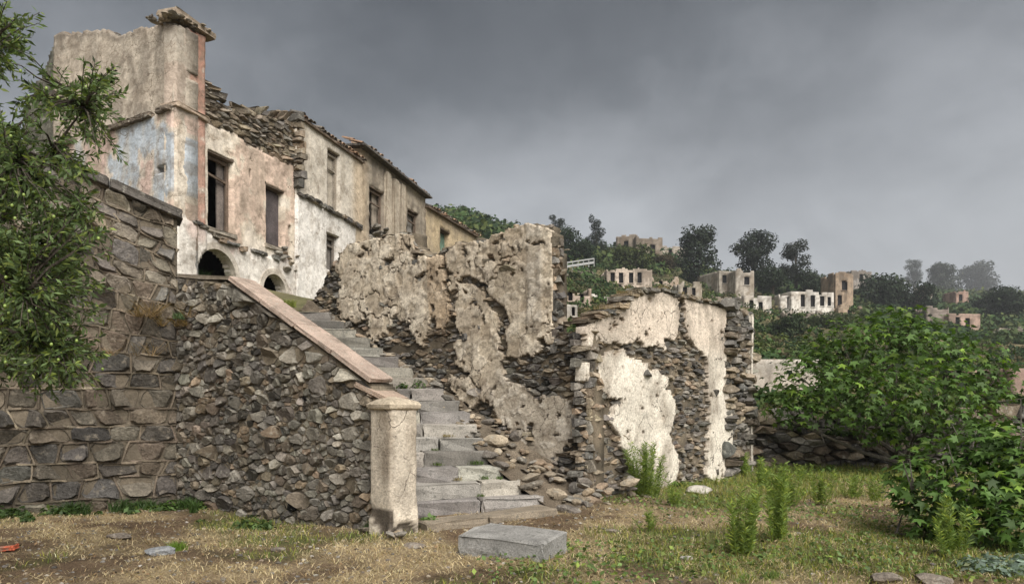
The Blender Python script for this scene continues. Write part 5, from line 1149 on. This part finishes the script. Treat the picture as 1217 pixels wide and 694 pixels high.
P = np.stack((X, Y, ground_z(X, Y) - .005), -1); c = np.array((.165, .205, .055)) * (1 + NR.normal(0, .25, (n, 1))); c = np.where(NR.random((n, 1)) < .35, c * (1.7, 1.3, 1.1), c)
V, b, cc_ = blades(P, NR.uniform(.04, .15, n) * (.7 + .5 * sst(9, 12, Y)), NR.uniform(.2, .9, n), NR.uniform(.006, .011, n), np.clip(c, .02, .8)); tag(grass('green_grass', V, b, cc_, M_LEAF), 'patchy green grass across the right of the yard', 'grass', kind='stuff')
X, Y = on_ground(14000, (-20, 1240), (552, 700)); k = outside(X, Y); X, Y = X[k], Y[k]; k = NR.random(len(X)) < .25 + .75 * sst(.45, .6, fbm(X * 1.2 + 3, Y * 1.2, 3, 241)); X, Y = X[k], Y[k]; n = len(X)
V, Q = leaf_cards(np.stack((X, Y, ground_z(X, Y) + NR.uniform(.004, .03, n)), -1), NR.normal(0, .4, (n, 3)) + (0, 0, 1), NR.uniform(.008, .028, n), .9); c = np.array([(.24, .16, .09), (.16, .11, .07), (.36, .28, .17), (.10, .075, .05)])[NR.integers(0, 4, n)] * (1 + NR.normal(0, .15, (n, 1)))
tag(build('leaf_litter', V, Q, M_STRAW, None, np.repeat(np.clip(c, .02, .6), 4, 0)), 'dead leaves and litter strewn over the yard', 'litter', kind='stuff')
# low broad leaved ground cover
X, Y = on_ground(15000, (560, 1240), (555, 700)); k = outside(X, Y) & (NR.random(len(X)) < sst(.46, .6, fbm(X * .9 + 7, Y * .9, 4, 231) + .10 * sst(2, 4, X) - .10 * sst(2, 0, X))); X, Y = X[k], Y[k]; n = len(X)
P = np.stack((X, Y, ground_z(X, Y) + NR.uniform(.0, .07, n)), -1); V, Q = leaf_cards(P, NR.normal(0, .45, (n, 3)) + (0, 0, 1), NR.uniform(.014, .034, n), 1.3)
tag(build('ground_cover', V, Q, M_LEAF, None, np.repeat(leafcol(n, (.11, .17, .05), .28, .2), 4, 0)), 'low broad-leaved ground cover on the right of the yard', 'ground cover', kind='stuff')

# ---- single plants
def weed(label, px, py, h, base=(.17, .24, .055), n=7, spread=.16, name='tall_weed', group='tall feathery weeds in the yard', Y=None, z=None):
    if Y is None: x, y = gp(px, py); z0 = float(ground_z(x, y))
    else: p = at(px, py, Y); x, y, z0 = p
    t = thing(name, label, 'weed', (x, y, z0), group); parts = []; LP = []; LD = []
    for k in range(n):
        a = R.uniform(0, 6.28); r_ = R.random() * spread; hh = h * R.uniform(.4, 1.05); b = np.array((x + math.cos(a) * r_ * .5, y + math.sin(a) * r_ * .5, z0)); tp = np.array((x + math.cos(a) * r_, y + math.sin(a) * r_, z0 + hh)); q = np.linspace(0, 1, 5); pth = [b + (tp - b) * s + NR.normal(0, .006, 3) for s in q]; parts.append(tube(pth, np.linspace(.005, .002, 5), 4))
        for s in np.linspace(.06, 1, int(120 * hh / .5)):
            aa = R.uniform(0, 6.28); LP.append(b + (tp - b) * s); LD.append((math.cos(aa), math.sin(aa), R.uniform(.2, 1.1)))
    P = np.array(LP); D = np.array(LD); LV = np.array([(0, 0, 0), (.075, .45, .02), (0, 1, -.06), (-.075, .45, .02)]); V, Q = place_leaves(P, np.cross(D, NR.normal(size=D.shape)), D, NR.uniform(.04, .09, len(P)), LV, np.array([(0, 1, 2, 3)]))
    V2, F2 = merge(parts); build('stem', V2, F2, M_LEAF, t, np.array(base) * 1.05); build('leaves', V, Q, M_LEAF, t, np.repeat(leafcol(len(P), base, .2, .2), 4, 0)); return t
for lb, px, py, h, n in (('tall feathery weed nearest the camera right of centre', 880, 662, .66, 11), ('tallest feathery weed behind the nearest one, in the yard', 927, 648, .80, 11), ('bright green bushy weed against the foot of the gable wall', 768, 593, .80, 20), ('small weed standing alone in front of the gable wall', 772, 634, .26, 4), ('upright weed left of the pale rock', 803, 604, .34, 5),
  ('weed at the gable wall corner left of the rubble end', 884, 566, .42, 9), ('weed cluster just right of the gable wall end', 905, 578, .5, 9), ('thin weed before the low dry stone wall', 975, 600, .5, 6), ('green weed tuft at the foot of the dry stone wall', 952, 571, .3, 7), ('weed in the right middle of the yard near the fig bush', 1013, 592, .42, 6), ('yellowish weed beside the fig bush', 1040, 596, .45, 6), ('slender weed in front of the fig bush at lower right', 1130, 668, .55, 8), ('weed right of the tallest feathery weed', 940, 600, .5, 6)):
    weed(lb, px, py, h, n=int(n * 1.5), spread=.15 + .010 * n)
def tuft(label, p, n, h, spread, base, name='grass_tuft', group='grass tufts', wd=(.005, .010), lean=(.2, .8)):
    nc = max(3, int(spread * 40)); ctr = np.stack((NR.normal(0, spread, nc), NR.normal(0, spread * .7, nc), np.zeros(nc)), -1); wh_ = NR.integers(0, nc, n); hs = NR.uniform(.35, 1.1, nc)[wh_]
    P = np.array(p) + ctr[wh_] + np.stack((NR.normal(0, .03, n), NR.normal(0, .03, n), np.zeros(n)), -1); c = np.array(base) * (1 + NR.normal(0, .2, (n, 1)))
    V, b, cc_ = blades(P, NR.uniform(.5, 1, n) * h * hs, NR.uniform(*lean, n), NR.uniform(*wd, n), np.clip(c, .01, .7)); return tag(grass(name, V, b, cc_, M_LEAF, None, tuple(p)), label, 'grass', group)
def gpt(px, py): x, y = gp(px, py); return (x, y, float(ground_z(x, y)))
tuft('bright green grass tuft on the dry ground beside the flat grey stone', gpt(213, 652), 260, .16, .08, (.15, .24, .035))
tuft('small green tuft right of the granite block', gpt(683, 668), 90, .08, .06, (.12, .19, .04))
tuft('green grass tuft at the lower edge below the nearest weed', gpt(893, 690), 160, .10, .10, (.12, .18, .04))
tuft('yellow-green grass clump on the terrace at the top of the stairs', at(352, 366, 13.6), 500, .24, .16, (.2, .23, .05))
tuft('green plants in the mouth of the larger arch', PF.pos(PF.u(255), 4.45, -.5), 500, .32, .25, (.035, .06, .02))
tuft('dark green weeds at the foot of the retaining wall, left', gpt(95, 612), 500, .22, .22, (.05, .085, .025), wd=(.008, .02))
tuft('dark green weeds at the wall corner by the parapet', gpt(222, 606), 500, .24, .16, (.055, .10, .025), wd=(.008, .02))
tuft('green weeds at the foot of the retaining wall, middle', gpt(160, 606), 420, .22, .18, (.05, .09, .025), wd=(.008, .02))
tuft('green tuft at the foot of the pillar', gpt(440, 632), 140, .16, .05, (.06, .10, .03), wd=(.006, .014))
tuft('yellowish tuft at the foot of the ruined wall right of the steps', gpt(712, 596), 200, .24, .10, (.20, .22, .07))
tuft('weeds growing before the lowest step', gpt(545, 622), 220, .11, .13, (.09, .14, .04))
for lb, k_, w_ in (('green weeds on the lower stair treads by the wall', 2, .15), ('green weeds on the third stair tread', 3, .1), ('moss and weeds halfway up the stairs', 9, .5), ('weeds on the upper stair treads', 11, .6), ('weeds higher on the stair treads by the wall', 7, .2), ('tuft on the stair treads near the coping', 13, 1.0)):
    p = R1 + A_ * GO * k_ - B_ * w_; tuft(lb, (p[0], p[1], RISE * (k_) + .01), 170, .11, .10, (.075, .12, .03), wd=(.006, .014), lean=(.3, 1.2))
for k_ in range(1, 8):
    for j_ in range(1):
        p = R1 + A_ * GO * k_ - B_ * R.uniform(-.1, 1.3); nm = ('first', 'second', 'third', 'fourth', 'fifth', 'sixth', 'seventh')[k_ - 1]
        tuft('small weeds in the joint above the %s stair tread' % nm, (p[0], p[1], RISE * k_ + .01), 90, .08, .07, R.choice([(.10, .14, .04), (.26, .21, .11), (.08, .12, .03)]), wd=(.005, .012), lean=(.3, 1.2), group='weeds in the stair joints')
tuft('dry straw tuft hanging at the top of the parapet corner', PS.pos(.05, 2.6, .1), 220, .35, .12, (.30, .21, .10), lean=(1.2, 2.4), name='dry_tuft')
tuft('dry brown roots hanging on the retaining wall', PW.pos(.38, 2.70, .1), 190, .55, .26, (.22, .15, .075), lean=(1.2, 2.6), name='dry_tuft')
tuft('dry brown roots at the retaining wall corner', PW.pos(.2, 2.15, .08), 170, .5, .24, (.25, .17, .085), lean=(1.2, 2.6), name='dry_tuft')
tuft('small green plant rooted high in the parapet wall', PS.pos(.25, 2.7, .08), 120, .14, .05, (.09, .14, .06), wd=(.01, .02))
for i, q in enumerate((.6, 1.2, 1.9, 2.5, 3.2)): tuft('dry grass on top of the gable wall, %s' % ('left end', 'left of peak', 'peak', 'right of peak', 'right end')[i], PB.pos(q, float(tB(np.array([q]))[0]) + .04, -.2), 140, .14, .16, (.22, .17, .08), name='dry_tuft')
def leafy(label, p, n, rad, base, size=(.02, .05), name='leafy_weed', cat='weed', group='leafy weeds at the wall foot'):
    k = max(3, int(rad * (22 if cat == 'weed' else 90))); ctr = np.stack((NR.normal(0, rad, k), NR.normal(0, rad * .4, k), np.zeros(k)), -1); rr = NR.uniform(.06, .17, k); j = NR.integers(0, k, n); d = NR.normal(size=(n, 3)); d[:, 2] = np.abs(d[:, 2]); d /= np.linalg.norm(d, axis=1, keepdims=True)
    P = np.array(p) + ctr[j] + d * (rr[j] * NR.uniform(.3, 1, n))[:, None]; V, Q = leaf_cards(P, d * .6 + (0, 0, .5) + NR.normal(0, .5, d.shape), NR.uniform(*size, n), 1.1); t = thing(name, label, cat, tuple(p), group); build('leaves', V, Q, M_LEAF, t, np.repeat(leafcol(n, base, .3, .15), 4, 0))
    parts = [tube([np.array(p) + c * .3, np.array(p) + c + (0, 0, r * .7)], [.006, .003], 4) for c, r in zip(ctr, rr)]; V, Fc = merge(parts); build('stem', V, Fc, M_LEAF, t, np.array(base) * .9)
leafy('dark leafy weeds at the foot of the retaining wall near the left edge', gpt(25, 618), 700, .30, (.05, .085, .025))
leafy('leafy weeds under the olive at the retaining wall foot', gpt(100, 611), 700, .30, (.055, .095, .028))
leafy('bright leafy weeds where the parapet meets the retaining wall', gpt(205, 606), 650, .22, (.07, .12, .03))
leafy('low leafy weeds along the foot of the parapet wall', gpt(300, 622), 380, .25, (.07, .11, .035))
leafy('leafy weeds between the lowest step and the kerb stone', gpt(530, 626), 420, .16, (.08, .13, .035))
leafy('leafy weeds at the right end of the steps', gpt(655, 600), 350, .18, (.09, .14, .04))
leafy('leafy growth along the foot of the gable wall', gpt(820, 580), 800, .40, (.10, .16, .04))
leafy('creeping green growth hanging over the low dry stone wall', PD.pos(2.2, .75, .1), 1500, 1.0, (.05, .085, .025), (.03, .06))
leafy('leafy growth at the foot of the low dry stone wall', gpt(985, 562), 900, .7, (.09, .15, .04))
p = R1 + A_ * GO * 9 - B_ * -0.5; leafy('ferny growth on the ninth stair tread by the ruined wall', (p[0], p[1], RISE * 9 + .02), 260, .12, (.06, .10, .03), (.018, .035), group='growth on the stairs')
p = R1 + A_ * GO * 12 - B_ * -0.4; leafy('ferny growth on the twelfth stair tread by the ruined wall', (p[0], p[1], RISE * 12 + .02), 260, .12, (.06, .10, .03), (.018, .035), group='growth on the stairs')
p = R1 + A_ * GO * 15 - B_ * -0.1; leafy('ferny growth on the fifteenth stair tread near the top', (p[0], p[1], RISE * 15 + .02), 260, .12, (.06, .10, .03), (.018, .035), group='growth on the stairs')
# silvery plant in the corner
leafy('silvery grey-green plant in the lower right corner', gpt(1192, 684), 2000, .20, (.19, .25, .20), (.02, .045), 'silvery_plant', 'plant', None)
# loose rocks in the yard
for lb, px, py, s, k_ in (('flat grey stone on the dry ground in front of the retaining wall', 191, 660, .13, 1), ('pale rock lying before the gable wall', 828, 588, .19, 3), ('dark rock at the bottom edge left of the pale flat one', 1052, 693, .12, 5), ('pale flat rock at the bottom right edge', 1108, 696, .12, 8), ('small pale stone in the yard below the pale rock', 816, 668, .06, 7), ('small grey stone left of the gable wall weeds', 728, 634, .07, 9), ('brown flat stone lying before the dressed wall', 142, 640, .10, 0), ('small grey stone at the foot of the pillar', 492, 650, .09, 2), ('long brown stone right of the steps', 694, 603, .13, 4), ('small dark stone on the dry ground left of the pillar', 330, 652, .06, 6)):
    p = gpt(px, py); me = mesh('rock', rock_verts(k_ + 40, .5), IF, {3: (.42, .39, .34), 1: (.30, .31, .32), 7: (.4, .38, .34)}.get(k_, (.2, .17, .14))); o = link('rock', me, M_STONE, None, loc=(p[0], p[1], p[2] + s * .18), rot=(0, 0, R.uniform(-.4, .4)), scale=(s * 1.2, s, s * .9)); tag(o, lb, 'rock', 'loose rocks in the yard')
p = gpt(8, 659); V, Fc = box_geo((p[0], p[1], p[2] + .03), (.085, .02, .01), (-.01, .05, 0), (0, -.005, .022), .3, .006); tag(build('broken_tile', V, Fc, M_TILE, None, (.5, .13, .07), at=p), 'broken red tile lying at the lower left edge', 'tile')
X, Y = on_ground(3800, (-10, 1230), (556, 698)); k = outside(X, Y); X, Y = X[k], Y[k]; Z = ground_z(X, Y)
lst = [(rock_verts(R.randrange(50), .6, lo=True) * R.uniform(.006, .028) + (x, y, z + .004), IF1, 0, pal(GREY + WARM + [(.4, .37, .32)])) for x, y, z in zip(X, Y, Z)]
o = joined('gravel', lst, None, M_STONE); tag(o, 'small scattered stones on the ground', 'gravel')

# ================================================================== HAZE
hx = thing
V = [(x, y, z) for x in (-4200, 4200) for y in (-60, 1000) for z in (-6, 175)]
me = bpy.data.meshes.new('haze'); me.from_pydata(V, [], [(0, 1, 3, 2), (4, 6, 7, 5), (0, 4, 5, 1), (2, 3, 7, 6), (0, 2, 6, 4), (1, 5, 7, 3)]); me.update()
mh = bpy.data.materials.new('haze'); mh.use_nodes = True; t = mh.node_tree; t.nodes.clear(); o_ = t.nodes.new('ShaderNodeOutputMaterial'); pv = t.nodes.new('ShaderNodeVolumePrincipled')
pv.inputs['Color'].default_value = (.86, .89, .93, 1); pv.inputs['Density'].default_value = .00045; pv.inputs['Anisotropy'].default_value = 0.2; t.links.new(pv.outputs[0], o_.inputs['Volume'])
hz = link('haze', me, mh); tag(hz, 'thin grey haze over the valley', 'haze', kind='stuff')
